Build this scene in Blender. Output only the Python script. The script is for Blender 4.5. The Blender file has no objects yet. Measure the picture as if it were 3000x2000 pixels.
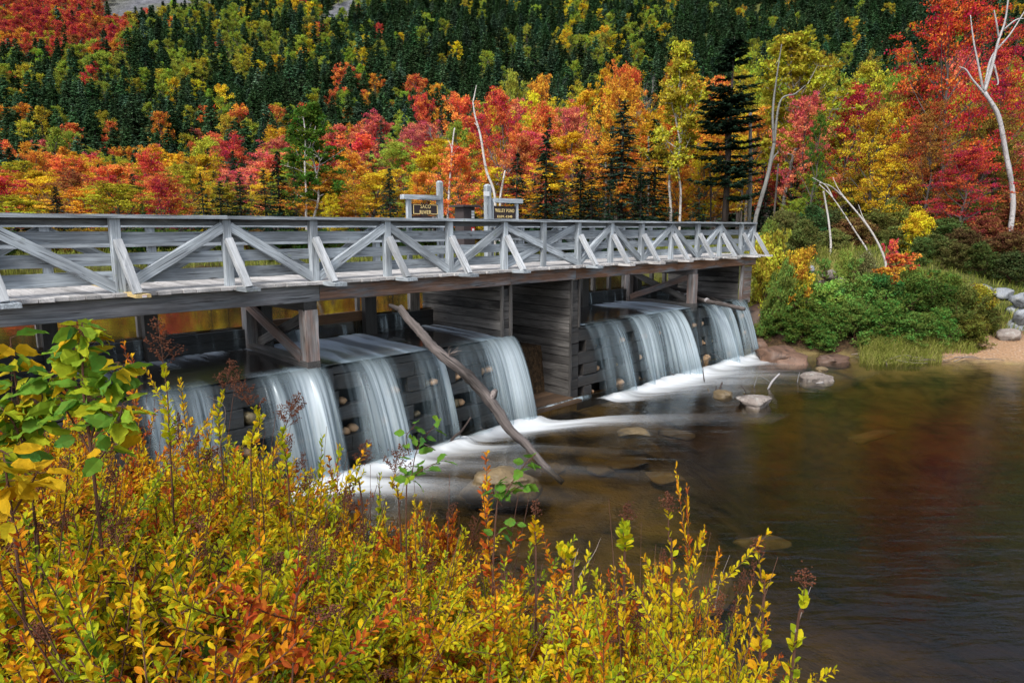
import bpy, math, random
import numpy as np
random.seed(7)
rng = np.random.default_rng(11)
S2 = math.sqrt(2.0)
sc = bpy.context.scene
COL = sc.collection

# ------------------------------------------------------------------ camera model (used to place things where the photo has them)
FPX, HCAM = 1960.0, 4.4
PIT = math.atan(332 / FPX)
CP, SP = math.cos(PIT), math.sin(PIT)
def ray(x, y):
    a = (x - 1500) / FPX; b = (1000 - y) / FPX
    return np.array([a, CP + b * SP, -SP + b * CP])
def at_z(x, y, z):
    r = ray(x, y); t = (z - HCAM) / r[2]
    return np.array([r[0] * t, r[1] * t, z])
def at_y(x, y, Y):
    r = ray(x, y); t = Y / r[1]
    return np.array([r[0] * t, Y, HCAM + r[2] * t])
def on_n(x, y, n):
    r = ray(x, y); t = n * S2 / (r[1] - r[0])
    return np.array([r[0] * t, r[1] * t, HCAM + r[2] * t])
def proj(P):
    P = np.asarray(P, float); X, Y, Z = P[..., 0], P[..., 1], P[..., 2] - HCAM
    d = Y * CP - Z * SP; u = Y * SP + Z * CP
    return 1500 + FPX * X / d, 1000 - FPX * u / d, d
def W(s, n, z):                       # dam frame (along the bridge, upstream, up) -> world
    return np.array([(s - n) / S2, (s + n) / S2, z])
def SN(P):
    return (P[0] + P[1]) / S2, (P[1] - P[0]) / S2

# ------------------------------------------------------------------ mesh accumulator
class G:
    def __init__(self):
        self.V = []; self.F = []; self.M = []; self.A = {}; self.n = 0
    def add(self, V, F, mat=0, **at):
        V = np.asarray(V, float).reshape(-1, 3)
        if not isinstance(F, list): F = [F]
        for f in F:
            f = np.asarray(f, np.int64)
            if f.size == 0: continue
            self.F.append(f + self.n); self.M.append(np.full(len(f), mat, np.int32))
        for k, a in at.items():
            a = np.asarray(a, float)
            w = 3 if (a.ndim == 2 or a.shape == (3,)) else 1
            if a.ndim == 0 or a.shape == (3,): a = np.broadcast_to(a, (len(V),) + a.shape)
            self.A.setdefault(k, [w, []])[1].append((self.n, a))
        self.V.append(V); self.n += len(V)
    def merge(self, o, T=None):
        for V in o.V: pass
        base = self.n
        V = np.concatenate(o.V) if o.V else np.zeros((0, 3))
        if T is not None: V = T(V)
        self.V.append(V); self.n += len(V)
        for f, m in zip(o.F, o.M): self.F.append(f + base); self.M.append(m)
        for k, (w, L) in o.A.items():
            for (st, a) in L: self.A.setdefault(k, [w, []])[1].append((st + base, a))
    def mesh(self, name, mats, smooth=False, origin=(0, 0, 0)):
        me = bpy.data.meshes.new(name)
        V = np.concatenate(self.V) - np.asarray(origin, float)
        cnt = np.concatenate([np.full(len(f), f.shape[1], np.int64) for f in self.F])
        loops = np.concatenate([f.ravel() for f in self.F])
        starts = np.concatenate([[0], np.cumsum(cnt)[:-1]])
        me.vertices.add(len(V)); me.vertices.foreach_set('co', V.astype(np.float32).ravel())
        me.loops.add(len(loops)); me.loops.foreach_set('vertex_index', loops.astype(np.int32))
        me.polygons.add(len(cnt)); me.polygons.foreach_set('loop_start', starts.astype(np.int32))
        me.polygons.foreach_set('material_index', np.concatenate(self.M))
        me.polygons.foreach_set('use_smooth', np.full(len(cnt), bool(smooth)))
        for k, (w, L) in self.A.items():
            arr = np.zeros((len(V), w), np.float32)
            for st, a in L: arr[st:st + len(a)] = a.reshape(len(a), w)
            at = me.attributes.new(k, 'FLOAT_VECTOR' if w == 3 else 'FLOAT', 'POINT')
            at.data.foreach_set('vector' if w == 3 else 'value', arr.ravel())
        for m in (mats if isinstance(mats, (list, tuple)) else [mats]): me.materials.append(m)
        me.update(calc_edges=True); me.validate()
        return me
    def build(self, name, mats, parent=None, smooth=False, origin=None):
        o0 = origin if origin is not None else (tuple(world_loc(parent)) if parent is not None else (0, 0, 0))
        o = bpy.data.objects.new(name, self.mesh(name, mats, smooth, o0)); COL.objects.link(o)
        if parent is not None: o.parent = parent
        else: o.location = o0
        return o
def world_loc(o):
    l = np.zeros(3)
    while o is not None:
        l = l + np.array(o.location); o = o.parent
    return l
def tag(o, label=None, cat=None, group=None, kind=None):
    if label: o['label'] = label
    if cat: o['category'] = cat
    if group: o['group'] = group
    if kind: o['kind'] = kind
    return o
def empty(name, loc, label, cat, group=None, kind=None):
    o = bpy.data.objects.new(name, None); COL.objects.link(o); o.location = tuple(float(v) for v in loc)
    o.empty_display_size = 0.2
    return tag(o, label, cat, group, kind)

# ------------------------------------------------------------------ shapes
def unit(v): v = np.asarray(v, float); return v / (np.linalg.norm(v) + 1e-12)
def timber(g, p0, p1, w, h, up=(0, 0, 1), mat=0, st=0.0, ch=0.045, jit=0.004, seg=0.6, r=None):
    """a sawn, slightly worn beam from p0 to p1; w across, h along up"""
    p0 = np.asarray(p0, float); p1 = np.asarray(p1, float)
    d = p1 - p0; L = np.linalg.norm(d); x = d / L
    y = unit(np.cross(up, x)); z = np.cross(x, y)
    k = max(1, int(L / seg)); c = ch * min(w, h)
    a, b = w / 2, h / 2
    sec = np.array([(-a + c, -b), (a - c, -b), (a, -b + c), (a, b - c), (a - c, b), (-a + c, b), (-a, b - c), (-a, -b + c)])
    V = []; wc = []; off = rng.uniform(-40, 40, 3)
    for i in range(k + 1):
        t = i / k; j = rng.normal(0, jit, (8, 2)) * (0.5 if i in (0, k) else 1)
        q = sec + j
        V.append(p0 + x * (t * L) + q[:, :1] * y + q[:, 1:] * z)
        wc.append(np.column_stack([np.full(8, t * L), q]) + off)
    V = np.concatenate(V); wc = np.concatenate(wc)
    idx = np.arange(8); F = []
    for i in range(k):
        F.append(np.column_stack([i * 8 + idx, i * 8 + (idx + 1) % 8, (i + 1) * 8 + (idx + 1) % 8, (i + 1) * 8 + idx]))
    caps = [np.arange(8)[None, ::-1], (np.arange(8) + k * 8)[None, :]]
    rr = rng.random() if r is None else r
    g.add(V, [np.concatenate(F)] + caps, mat, wc=wc, r=rr, st=st)
def tube(g, P, R, sides=6, mat=0, cap=True, rough=0.0, **at):
    P = np.asarray(P, float); R = np.atleast_1d(np.asarray(R, float)); R = np.interp(np.linspace(0, 1, len(P)), np.linspace(0, 1, len(R)), R) if len(R) > 1 else np.full(len(P), R[0])
    T = np.gradient(P, axis=0); T /= np.linalg.norm(T, axis=1)[:, None] + 1e-12
    ref = np.array([0.31, 0.17, 0.94]) if abs(T[0][2]) < 0.9 else np.array([1.0, 0.1, 0])
    A = np.cross(T, ref); A /= np.linalg.norm(A, axis=1)[:, None]; B = np.cross(T, A)
    th = np.arange(sides) / sides * 2 * math.pi
    rad = R[:, None] * (1 + (rng.normal(0, rough, (len(P), sides)) if rough else 0))
    V = P[:, None] + (np.cos(th)[None, :, None] * A[:, None] + np.sin(th)[None, :, None] * B[:, None]) * rad[..., None]
    n = len(P); i = np.arange(sides); F = []
    for k in range(n - 1):
        F.append(np.column_stack([k * sides + i, k * sides + (i + 1) % sides, (k + 1) * sides + (i + 1) % sides, (k + 1) * sides + i]))
    Fs = [np.concatenate(F)]
    if cap: Fs += [np.arange(sides)[None, ::-1], (np.arange(sides) + (n - 1) * sides)[None, :]]
    lens = np.concatenate([[0], np.cumsum(np.linalg.norm(np.diff(P, axis=0), axis=1))])
    wc = np.stack([np.broadcast_to(lens[:, None], (n, sides)), np.cos(th) * R[:, None], np.sin(th) * R[:, None]], -1).reshape(-1, 3) + rng.uniform(-30, 30, 3)
    g.add(V.reshape(-1, 3), Fs, mat, wc=wc, r=rng.random(), **at)
def spline(P, n):
    """Catmull-Rom through the points"""
    P = np.asarray(P, float)
    Q = np.vstack([2 * P[0] - P[1], P, 2 * P[-1] - P[-2]])
    out = []
    m = len(P) - 1
    for u in np.linspace(0, m, n):
        i = min(int(u), m - 1); t = u - i
        a, b, c, d = Q[i], Q[i + 1], Q[i + 2], Q[i + 3]
        out.append(0.5 * (2 * b + (c - a) * t + (2 * a - 5 * b + 4 * c - d) * t * t + (3 * b - a - 3 * c + d) * t ** 3))
    return np.array(out)
class VN:                                     # smooth value noise
    def __init__(self, seed):
        self.t = np.random.default_rng(seed).random((256, 256))
    def __call__(self, x, y=0.0):
        x = np.asarray(x, float); y = np.asarray(y, float) + 0 * x; x = x + 0 * y
        xi = np.floor(x).astype(int); yi = np.floor(y).astype(int); fx = x - xi; fy = y - yi
        fx = fx * fx * (3 - 2 * fx); fy = fy * fy * (3 - 2 * fy); t = self.t
        a = t[xi % 256, yi % 256]; b = t[(xi + 1) % 256, yi % 256]; c = t[xi % 256, (yi + 1) % 256]; d = t[(xi + 1) % 256, (yi + 1) % 256]
        return (a * (1 - fx) + b * fx) * (1 - fy) + (c * (1 - fx) + d * fx) * fy
    def fbm(self, x, y=0.0, o=4):
        v = 0; a = 0.5
        for k in range(o): v = v + a * self(np.asarray(x) * 2 ** k + 17 * k, np.asarray(y) * 2 ** k + 5 * k); a *= 0.5
        return v / (1 - 0.5 ** o)
VNA, VNB, VNC = VN(1), VN(2), VN(3)
def sstep(a, b, x):
    t = np.clip((np.asarray(x, float) - a) / (b - a), 0, 1); return t * t * (3 - 2 * t)
_ico = {}
def ico(sub):
    if sub not in _ico:
        import bmesh
        bm = bmesh.new(); bmesh.ops.create_icosphere(bm, subdivisions=sub, radius=1)
        _ico[sub] = (np.array([v.co[:] for v in bm.verts]), np.array([[v.index for v in f.verts] for f in bm.faces])); bm.free()
    return _ico[sub]
from mathutils import noise as mnoise
def rock(g, c, size, seed, sub=4, blocky=0.5, rot=0.0, mat=0):
    V, F = ico(sub); V = V.copy(); o = seed * 7.31
    rs = np.random.default_rng(seed)
    for k in range(int(9 * blocky) + 3):               # shear flat facets off a lump
        nrm = unit(rs.normal(0, 1, 3)); dd = rs.uniform(0.55, 0.85)
        pr = V @ nrm; over = np.clip(pr - dd, 0, None); V = V - over[:, None] * nrm * 0.9
    out = np.empty_like(V)
    for i, v in enumerate(V):
        q = mnoise.fractal(tuple(v * 1.6 + o), 1.0, 2.0, 4)
        q2 = mnoise.noise(tuple(v * 7 + o))
        out[i] = v * (1 + 0.13 * q + 0.018 * q2)
    out *= np.asarray(size, float)
    cr, sr = math.cos(rot), math.sin(rot)
    out = np.column_stack([out[:, 0] * cr - out[:, 1] * sr, out[:, 0] * sr + out[:, 1] * cr, out[:, 2]])
    g.add(out + np.asarray(c, float), F, mat, wc=out + rs.uniform(-20, 20, 3), r=rs.random())

# ------------------------------------------------------------------ materials
def new_mat(name):
    m = bpy.data.materials.new(name); m.use_nodes = True; nt = m.node_tree; nt.nodes.clear()
    out = nt.nodes.new('ShaderNodeOutputMaterial'); return m, nt, out
def nd(nt, typ, inp=None, **kw):
    n = nt.nodes.new('ShaderNode' + typ)
    for k, v in kw.items(): setattr(n, k, v)
    for k, v in (inp or {}).items():
        s = n.inputs[k]
        if isinstance(v, bpy.types.NodeSocket): nt.links.new(v, s)
        else: s.default_value = v
    return n
def attr(nt, name, out='Fac', typ='GEOMETRY'):
    return nd(nt, 'Attribute', attribute_name=name, attribute_type=typ).outputs[out]
def ramp(nt, fac, stops, interp='LINEAR'):
    r = nd(nt, 'ValToRGB', {'Fac': fac}); e = r.color_ramp; e.interpolation = interp
    while len(e.elements) < len(stops): e.elements.new(0.5)
    for el, (p, c) in zip(e.elements, stops):
        el.position = p; el.color = (c, c, c, 1) if isinstance(c, (int, float)) else tuple(c) + (1,)
    return r.outputs['Color']
def mix(nt, f, a, b, blend='MIX'):
    n = nt.nodes.new('ShaderNodeMix'); n.data_type = 'RGBA'; n.blend_type = blend
    for s, v in ((n.inputs[0], f), (n.inputs[6], a), (n.inputs[7], b)):
        if isinstance(v, bpy.types.NodeSocket): nt.links.new(v, s)
        else: s.default_value = v if isinstance(v, (int, float)) else tuple(v) + (1,)
    return n.outputs[2]
def math_(nt, op, a, b=0.0, c=0.0, clamp=False):
    n = nt.nodes.new('ShaderNodeMath'); n.operation = op; n.use_clamp = clamp
    for s, v in zip(n.inputs, (a, b, c)):
        if isinstance(v, bpy.types.NodeSocket): nt.links.new(v, s)
        else: s.default_value = v
    return n.outputs[0]
def vmul(nt, v, k):
    n = nt.nodes.new('ShaderNodeVectorMath'); n.operation = 'MULTIPLY'
    nt.links.new(v, n.inputs[0]); n.inputs[1].default_value = k; return n.outputs[0]
def tnoise(nt, vec, scale, detail=4, rough=0.55, dist=0.0):
    return nd(nt, 'TexNoise', {'Vector': vec, 'Scale': scale, 'Detail': detail, 'Roughness': rough, 'Distortion': dist}).outputs['Fac']

def wood_mat(name, light, dark, stain=(0.20, 0.10, 0.045), crack=0.75, wet=0.0, lichen=0.0, rough=0.85, bump=0.5):
    m, nt, out = new_mat(name)
    wc = attr(nt, 'wc', 'Vector'); r = attr(nt, 'r'); st = attr(nt, 'st')
    # grain lines bow round knots: distort the across coordinates by a slow noise
    slow = nd(nt, 'TexNoise', {'Vector': vmul(nt, wc, (0.9, 4, 4)), 'Scale': 1.0, 'Detail': 2.0}).outputs['Color']
    add = nt.nodes.new('ShaderNodeVectorMath'); add.operation = 'MULTIPLY_ADD'
    nt.links.new(slow, add.inputs[0]); add.inputs[1].default_value = (0.0, 0.09, 0.09); nt.links.new(wc, add.inputs[2]); wd = add.outputs[0]
    grain = tnoise(nt, vmul(nt, wd, (1.1, 34, 34)), 1.0, 5, 0.65)
    fine = tnoise(nt, vmul(nt, wd, (3.0, 120, 120)), 1.0, 3, 0.6)
    blot = tnoise(nt, vmul(nt, wc, (0.8, 2.6, 2.6)), 1.0, 4, 0.6)
    c = mix(nt, ramp(nt, grain, [(0.32, 0.0), (0.68, 1.0)]), dark, light)
    c = mix(nt, ramp(nt, blot, [(0.35, 0.0), (0.68, 0.7)]), c, tuple(v * 0.45 for v in dark))
    sf = math_(nt, 'MULTIPLY', st, ramp(nt, tnoise(nt, vmul(nt, wc, (0.7, 4.5, 4.5)), 1.3, 4, 0.6), [(0.36, 0.0), (0.54, 1.0)]))
    c = mix(nt, sf, c, mix(nt, ramp(nt, grain, [(0.35, 0), (0.65, 1)]), tuple(v * 0.45 for v in stain), stain))
    ck = ramp(nt, tnoise(nt, vmul(nt, wd, (0.9, 46, 46)), 1.0, 2, 0.5), [(0.30, 1.0), (0.37, 0.0)])
    c = mix(nt, math_(nt, 'MULTIPLY', ck, crack), c, (0.018, 0.017, 0.017))
    vo = nd(nt, 'TexVoronoi', {'Vector': vmul(nt, wc, (1.0, 3.2, 3.2)), 'Scale': 1.3})
    kn = ramp(nt, vo.outputs['Distance'], [(0.05, 1.0), (0.12, 0.0)])
    c = mix(nt, math_(nt, 'MULTIPLY', kn, 0.7), c, (0.03, 0.025, 0.022))
    nl = ramp(nt, nd(nt, 'TexVoronoi', {'Vector': vmul(nt, wc, (1.0, 9, 9)), 'Scale': 1.0}).outputs['Distance'], [(0.055, 1.0), (0.07, 0.0)])
    c = mix(nt, math_(nt, 'MULTIPLY', nl, 0.6), c, (0.02, 0.02, 0.02))
    if lichen:
        ln = ramp(nt, tnoise(nt, wc, 5.5, 5, 0.7), [(0.63, 0.0), (0.69, 1.0)])
        c = mix(nt, math_(nt, 'MULTIPLY', ln, lichen), c, (0.20, 0.24, 0.16))
    val = math_(nt, 'MULTIPLY_ADD', r, 0.5, 0.75)
    c = mix(nt, 1.0, c, nd(nt, 'CombineColor', {'Red': val, 'Green': val, 'Blue': val}).outputs[0], 'MULTIPLY')
    h = math_(nt, 'SUBTRACT', math_(nt, 'MULTIPLY_ADD', fine, 0.35, grain), math_(nt, 'MULTIPLY', ck, 0.7))
    b = nd(nt, 'Bump', {'Strength': bump, 'Distance': 0.012, 'Height': h})
    p = nd(nt, 'BsdfPrincipled', {'Base Color': c, 'Roughness': rough - 0.45 * wet, 'Normal': b.outputs[0], 'Specular IOR Level': 0.3 + 0.25 * wet})
    nt.links.new(p.outputs[0], out.inputs[0]); return m

M_RAIL = wood_mat('weathered grey rail wood', (0.53, 0.59, 0.635), (0.205, 0.23, 0.255), lichen=0.6)
M_KICK = wood_mat('bleached brace wood', (0.54, 0.565, 0.59), (0.29, 0.31, 0.33), crack=0.6)
M_DECK = wood_mat('bleached deck wood', (0.60, 0.585, 0.57), (0.42, 0.41, 0.41), crack=0.35)
M_BEAM = wood_mat('stained beam wood', (0.33, 0.36, 0.39), (0.12, 0.128, 0.14), stain=(0.30, 0.145, 0.075), crack=0.85)
M_CRIB = wood_mat('crib plank wood', (0.19, 0.182, 0.172), (0.05, 0.046, 0.044), stain=(0.012, 0.011, 0.011), crack=0.9, wet=0.4)
M_POSTW = wood_mat('rust streaked post wood', (0.40, 0.40, 0.41), (0.19, 0.185, 0.18), stain=(0.23, 0.10, 0.05), crack=0.8)
M_WET = wood_mat('wet black wood', (0.028, 0.027, 0.028), (0.010, 0.010, 0.011), stain=(0.09, 0.085, 0.08), crack=0.5, wet=1.0)
M_DAM = wood_mat('dark dam timber', (0.06, 0.06, 0.063), (0.024, 0.024, 0.026), stain=(0.05, 0.04, 0.03), crack=0.7, wet=0.7)
M_NEWW = wood_mat('fresh yellow wood', (0.52, 0.40, 0.19), (0.42, 0.31, 0.13), crack=0.1)
M_BROWNB = wood_mat('brown board', (0.13, 0.075, 0.04), (0.06, 0.038, 0.024), crack=0.6, wet=0.4)
M_DRIFT = wood_mat('driftwood bark', (0.045, 0.037, 0.034), (0.014, 0.012, 0.011), stain=(0.36, 0.31, 0.295), crack=0.9, bump=1.0)
def plain(name, col, rough=0.7, var=0.25, scale=6.0, spec=0.3):
    m, nt, out = new_mat(name)
    tc = nd(nt, 'TexCoord').outputs['Object']
    n = tnoise(nt, tc, scale, 5, 0.6)
    c = mix(nt, n, tuple(v * (1 - var) for v in col), tuple(min(1, v * (1 + var)) for v in col))
    p = nd(nt, 'BsdfPrincipled', {'Base Color': c, 'Roughness': rough, 'Specular IOR Level': spec})
    nt.links.new(p.outputs[0], out.inputs[0]); return m
M_SIGN = plain('dark brown sign paint', (0.035, 0.024, 0.024), 0.5, 0.3, 20)
M_LETTER = plain('cream routed lettering', (0.72, 0.55, 0.24), 0.6, 0.1, 30)
M_LETTER2 = plain('grey faded lettering', (0.30, 0.27, 0.25), 0.6, 0.1, 30)
M_KIOSK = plain('dark stained box wood', (0.045, 0.036, 0.036), 0.65, 0.35, 8)
M_PAPER = plain('white paper', (0.72, 0.74, 0.76), 0.7, 0.08, 20)
M_RED = plain('red paint', (0.45, 0.03, 0.025), 0.5, 0.15, 10)
M_TEAL = plain('teal plastic', (0.15, 0.5, 0.45), 0.5, 0.15, 10)

def rock_mat(name, a, b, spot, lichen=(0.35, 0.36, 0.33), lf=0.5, wet=0.0, vein=.6):
    m, nt, out = new_mat(name)
    wc = attr(nt, 'wc', 'Vector'); r = attr(nt, 'r')
    n1 = tnoise(nt, wc, 2.2, 6, 0.62); n2 = tnoise(nt, wc, 22, 4, 0.7)
    c = mix(nt, ramp(nt, n1, [(0.3, 0), (0.7, 1)]), a, b)
    c = mix(nt, ramp(nt, n2, [(0.52, 0), (0.66, 0.7)]), c, spot)
    c = mix(nt, ramp(nt, tnoise(nt, wc, 5, 5, 0.7), [(0.56, 0), (0.64, lf)]), c, lichen)
    c = mix(nt, ramp(nt, tnoise(nt, wc, 3.2, 3, 0.5, 1.5), [(0.36, vein), (0.42, 0)]), c, tuple(v * 0.3 for v in a))
    v = math_(nt, 'MULTIPLY_ADD', r, 0.5, 0.72)
    c = mix(nt, 1.0, c, nd(nt, 'CombineColor', {'Red': v, 'Green': v, 'Blue': v}).outputs[0], 'MULTIPLY')
    bp = nd(nt, 'Bump', {'Strength': 0.6, 'Distance': 0.03, 'Height': math_(nt, 'MULTIPLY_ADD', n2, 0.4, n1)})
    p = nd(nt, 'BsdfPrincipled', {'Base Color': c, 'Roughness': 0.85 - 0.5 * wet, 'Normal': bp.outputs[0]})
    nt.links.new(p.outputs[0], out.inputs[0]); return m
M_ROCK = rock_mat('pale granite', (0.15, 0.125, 0.11), (0.27, 0.235, 0.21), (0.08, 0.07, 0.065))
M_ROCKG = rock_mat('grey granite', (0.15, 0.165, 0.185), (0.28, 0.30, 0.33), (0.09, 0.095, 0.10))
M_ROCKB = rock_mat('wet brown rock', (0.085, 0.048, 0.032), (0.16, 0.09, 0.058), (0.045, 0.028, 0.02), lf=0.0, wet=0.5)
M_ROCKO = rock_mat('orange brown cobble', (0.34, 0.19, 0.095), (0.46, 0.28, 0.15), (0.22, 0.12, 0.06), lf=0.0, wet=0.5)
M_ROCKT = rock_mat('tan pool stone', (0.10, 0.072, 0.035), (0.20, 0.145, 0.072), (0.07, 0.05, 0.026), lf=0.1, wet=0.5, vein=.25)

def bark_mat(name, a, b, lent=0.0, lc=(0.03, 0.027, 0.025)):
    m, nt, out = new_mat(name)
    wc = attr(nt, 'wc', 'Vector')
    n1 = tnoise(nt, vmul(nt, wc, (1.2, 14, 14)), 1.0, 5, 0.65)
    c = mix(nt, ramp(nt, n1, [(0.3, 0), (0.7, 1)]), a, b)
    if lent:
        l1 = tnoise(nt, vmul(nt, wc, (9, 5, 5)), 1.0, 3, 0.6)
        c = mix(nt, ramp(nt, l1, [(0.60, 0), (0.66, lent)]), c, lc)
        l2 = tnoise(nt, vmul(nt, wc, (0.8, 2.5, 2.5)), 1.0, 4, 0.6)
        c = mix(nt, ramp(nt, l2, [(0.56, 0), (0.66, 0.7 * lent)]), c, tuple(v * 2.2 for v in lc))
    bp = nd(nt, 'Bump', {'Strength': 0.5, 'Distance': 0.03, 'Height': n1})
    p = nd(nt, 'BsdfPrincipled', {'Base Color': c, 'Roughness': 0.9, 'Normal': bp.outputs[0], 'Specular IOR Level': 0.2})
    nt.links.new(p.outputs[0], out.inputs[0]); return m
M_BARK = bark_mat('grey brown bark', (0.05, 0.043, 0.04), (0.13, 0.115, 0.105))
M_BARKP = bark_mat('dark conifer bark', (0.035, 0.028, 0.026), (0.09, 0.07, 0.064))
M_BIRCH = bark_mat('white birch bark', (0.36, 0.34, 0.32), (0.56, 0.535, 0.51), 0.9)
M_DEAD = bark_mat('bleached dead wood', (0.27, 0.26, 0.265), (0.47, 0.455, 0.46), 0.6)
M_LICH = bark_mat('lichened grey bark', (0.10, 0.097, 0.093), (0.23, 0.23, 0.215), 0.6)
M_STEM = bark_mat('red brown stem', (0.055, 0.026, 0.018), (0.12, 0.06, 0.04))
M_STEMG = bark_mat('grey twig', (0.13, 0.105, 0.09), (0.24, 0.20, 0.18))
M_SEED = bark_mat('rust brown seed head', (0.055, 0.022, 0.013), (0.15, 0.052, 0.026))

def leaf_mat(name, tr=0.35, rough=0.6, hue=0.085, sat=1.0):
    """colour of the tree (icol) with leaf to leaf variation (lc)"""
    m, nt, out = new_mat(name)
    col = attr(nt, 'icol', 'Color', 'INSTANCER'); l = attr(nt, 'lc')
    hs = nd(nt, 'HueSaturation', {'Color': col, 'Hue': math_(nt, 'MULTIPLY_ADD', l, hue, 0.5 - hue * 0.42), 'Saturation': sat,
                                  'Value': math_(nt, 'MULTIPLY_ADD', l, 0.7, 0.68)})
    d = nd(nt, 'BsdfDiffuse', {'Color': hs.outputs[0]}); t = nd(nt, 'BsdfTranslucent', {'Color': hs.outputs[0]})
    mx = nd(nt, 'MixShader', {0: tr, 1: d.outputs[0], 2: t.outputs[0]})
    nt.links.new(mx.outputs[0], out.inputs[0]); return m
M_LEAF = leaf_mat('autumn tree leaves')
M_NEEDLE = leaf_mat('conifer needles', 0.12, hue=0.03)
def rampleaf_mat(name, stops, tr=0.4, spots=0.5):
    m, nt, out = new_mat(name)
    l = attr(nt, 'lc'); wc = attr(nt, 'wc', 'Vector')
    c = ramp(nt, l, stops)
    geo = nd(nt, 'NewGeometry').outputs['Position']
    c = mix(nt, ramp(nt, tnoise(nt, geo, 38, 3, 0.6), [(0.38, 0.30), (0.62, 0.0)]), c, tuple(v * 0.55 for v in (0.30, 0.30, 0.02)))
    if spots:
        c = mix(nt, ramp(nt, tnoise(nt, geo, 85, 3, 0.6), [(0.62, 0.0), (0.68, spots)]), c, (0.16, 0.05, 0.012))
    d = nd(nt, 'BsdfPrincipled', {'Base Color': c, 'Roughness': 0.75, 'Specular IOR Level': 0.12}); t = nd(nt, 'BsdfTranslucent', {'Color': c})
    mx = nd(nt, 'MixShader', {0: tr, 1: d.outputs[0], 2: t.outputs[0]})
    nt.links.new(mx.outputs[0], out.inputs[0]); return m
M_SHRUB = rampleaf_mat('spiraea leaves', [(0.0, (0.07, 0.165, 0.02)), (0.20, (0.25, 0.37, 0.014)), (0.42, (0.52, 0.53, 0.014)),
                                          (0.64, (0.74, 0.51, 0.010)), (0.86, (0.72, 0.27, 0.010)), (1.0, (0.42, 0.06, 0.015))])
M_SAPL = rampleaf_mat('sapling leaves', [(0.0, (0.04, 0.16, 0.035)), (0.45, (0.14, 0.31, 0.03)), (0.72, (0.36, 0.44, 0.02)), (1.0, (0.62, 0.36, 0.01))], 0.4, 0.25)
M_GREENB = leaf_mat('bank bush leaves', 0.3, hue=0.10)
M_GRASS = rampleaf_mat('bank grass', [(0.0, (0.07, 0.12, 0.02)), (0.5, (0.20, 0.24, 0.04)), (1.0, (0.42, 0.36, 0.14))], 0.3, 0.0)
# ================================================================== THE GROUND
def interp(x, ks, vs): return np.interp(x, ks, vs)
def near_d(X, Y):
    ysh = interp(X, [-14, -9, -6, -3, 0, 2, 4, 7, 12, 40], [10.6, 8.8, 7.5, 6.5, 5.3, 4.1, 2.5, 0, -4, -22])
    return (ysh - Y) * 0.8
def right_d(s, n):
    return s - interp(n, [-60, -35, -7.8, 3.3, 4.15, 6.5, 8.83, 10.4, 11, 30], [60, 49.5, 34.6, 26.85, 26.4, 24.7, 24.2, 22.9, 23.1, 23.0])
def far_d(X, Y):
    return Y - interp(X, [-90, -40, -22, -10, 0, 8, 14, 30], [42, 37, 33.5, 36, 40, 38, 30, 26])
def height(X, Y):
    X = np.asarray(X, float); Y = np.asarray(Y, float)
    s = (X + Y) / S2; n = (Y - X) / S2
    f = VNA.fbm(X * 0.35 + 50, Y * 0.35 + 50, 4) - 0.5; f2 = VNB.fbm(X * 1.7 + 9, Y * 1.7 + 90, 3) - 0.5
    dn, dr, df = near_d(X, Y), right_d(s, n), far_d(X, Y)
    lw = n < 11.9
    bed = np.maximum(np.maximum(-0.95 - 1.7 * sstep(2.5, 8.0, X) * sstep(22, 17, Y), -0.08 + 0.24 * np.minimum(dn, 0)), -0.06 + 0.13 * np.minimum(dr, 0))
    bed = np.maximum(bed, -0.42 - 0.09 * np.clip(10.9 - n, 0, 9) - 1.6 * sstep(2.5, 8.0, X) * sstep(22, 17, Y)) + 0.22 * f + 0.10 * f2
    bed = np.where(lw, bed, 1.3)
    zn = np.where(dn > 0, 2.75 * sstep(0, 3.4, dn) + 0.1 * f2, -9)
    wild = interp(n, [4.5, 8.0], [0, 1])
    zr = wild * (0.45 * sstep(0, 1.0, dr) + 1.45 * sstep(0.8, 4.5, dr) + 1.4 * sstep(4, 11, dr)) + (1 - wild) * (0.22 * np.clip(dr, 0, 2.2) + 1.3 * sstep(2, 7.5, dr) + 1.4 * sstep(6, 16, dr))
    zr = np.where(dr > 0, zr + (0.35 * f + 0.1 * f2) * sstep(0, 1.5, dr) + 0.03 * f2, -9)
    zl = np.where((s < 0.3) & (n > 8.5), 3.3 * sstep(0.2, -2.5, s), -9)
    zf = np.where(df > 0, 2.40 + 0.4 * sstep(0, 1.6, df) + 0.012 * df + 0.9 * f * sstep(2, 12, df), -9)
    z = np.maximum.reduce([bed, zn, zr, zl, zf])
    h = np.clip(Y - 112, 0, None)
    h = h + 0.9 * np.clip(Y - 400, 0, None)
    tilt = 0.50 + 0.05 * (VNC.fbm(X / 60 + 40, Y / 90 + 40, 3) - 0.5)
    return z + tilt * (np.sqrt(h * h + 400) - 20) + np.clip(h / 60, 0, 1) * 9 * (VNC.fbm(X / 25 + 80, Y / 25 + 80, 3) - 0.5)
def gz(X, Y): return float(height(np.array([X]), np.array([Y]))[0])
def px_mask_rock(x, y):
    """bare rock slabs on the far slope"""
    a = ((x - 425) / 135) ** 2 + ((y - 10 - 0.18 * (425 - x)) / 46) ** 2 < 1 + 0.5 * (VNA.fbm(x / 30, y / 15) - 0.5)
    b = (np.abs(x - (1035 - (y - 5) * 1.35)) < 26 + 26 * VNB.fbm(x / 40, y / 20)) & (y < 66)
    c = ((x - 560) / 60) ** 2 + ((y + 2) / 14) ** 2 < 1
    return a | b | c
def grid_lines(parts):
    return np.unique(np.round(np.concatenate([np.arange(a, b, c) for a, b, c in parts]), 4))
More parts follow.
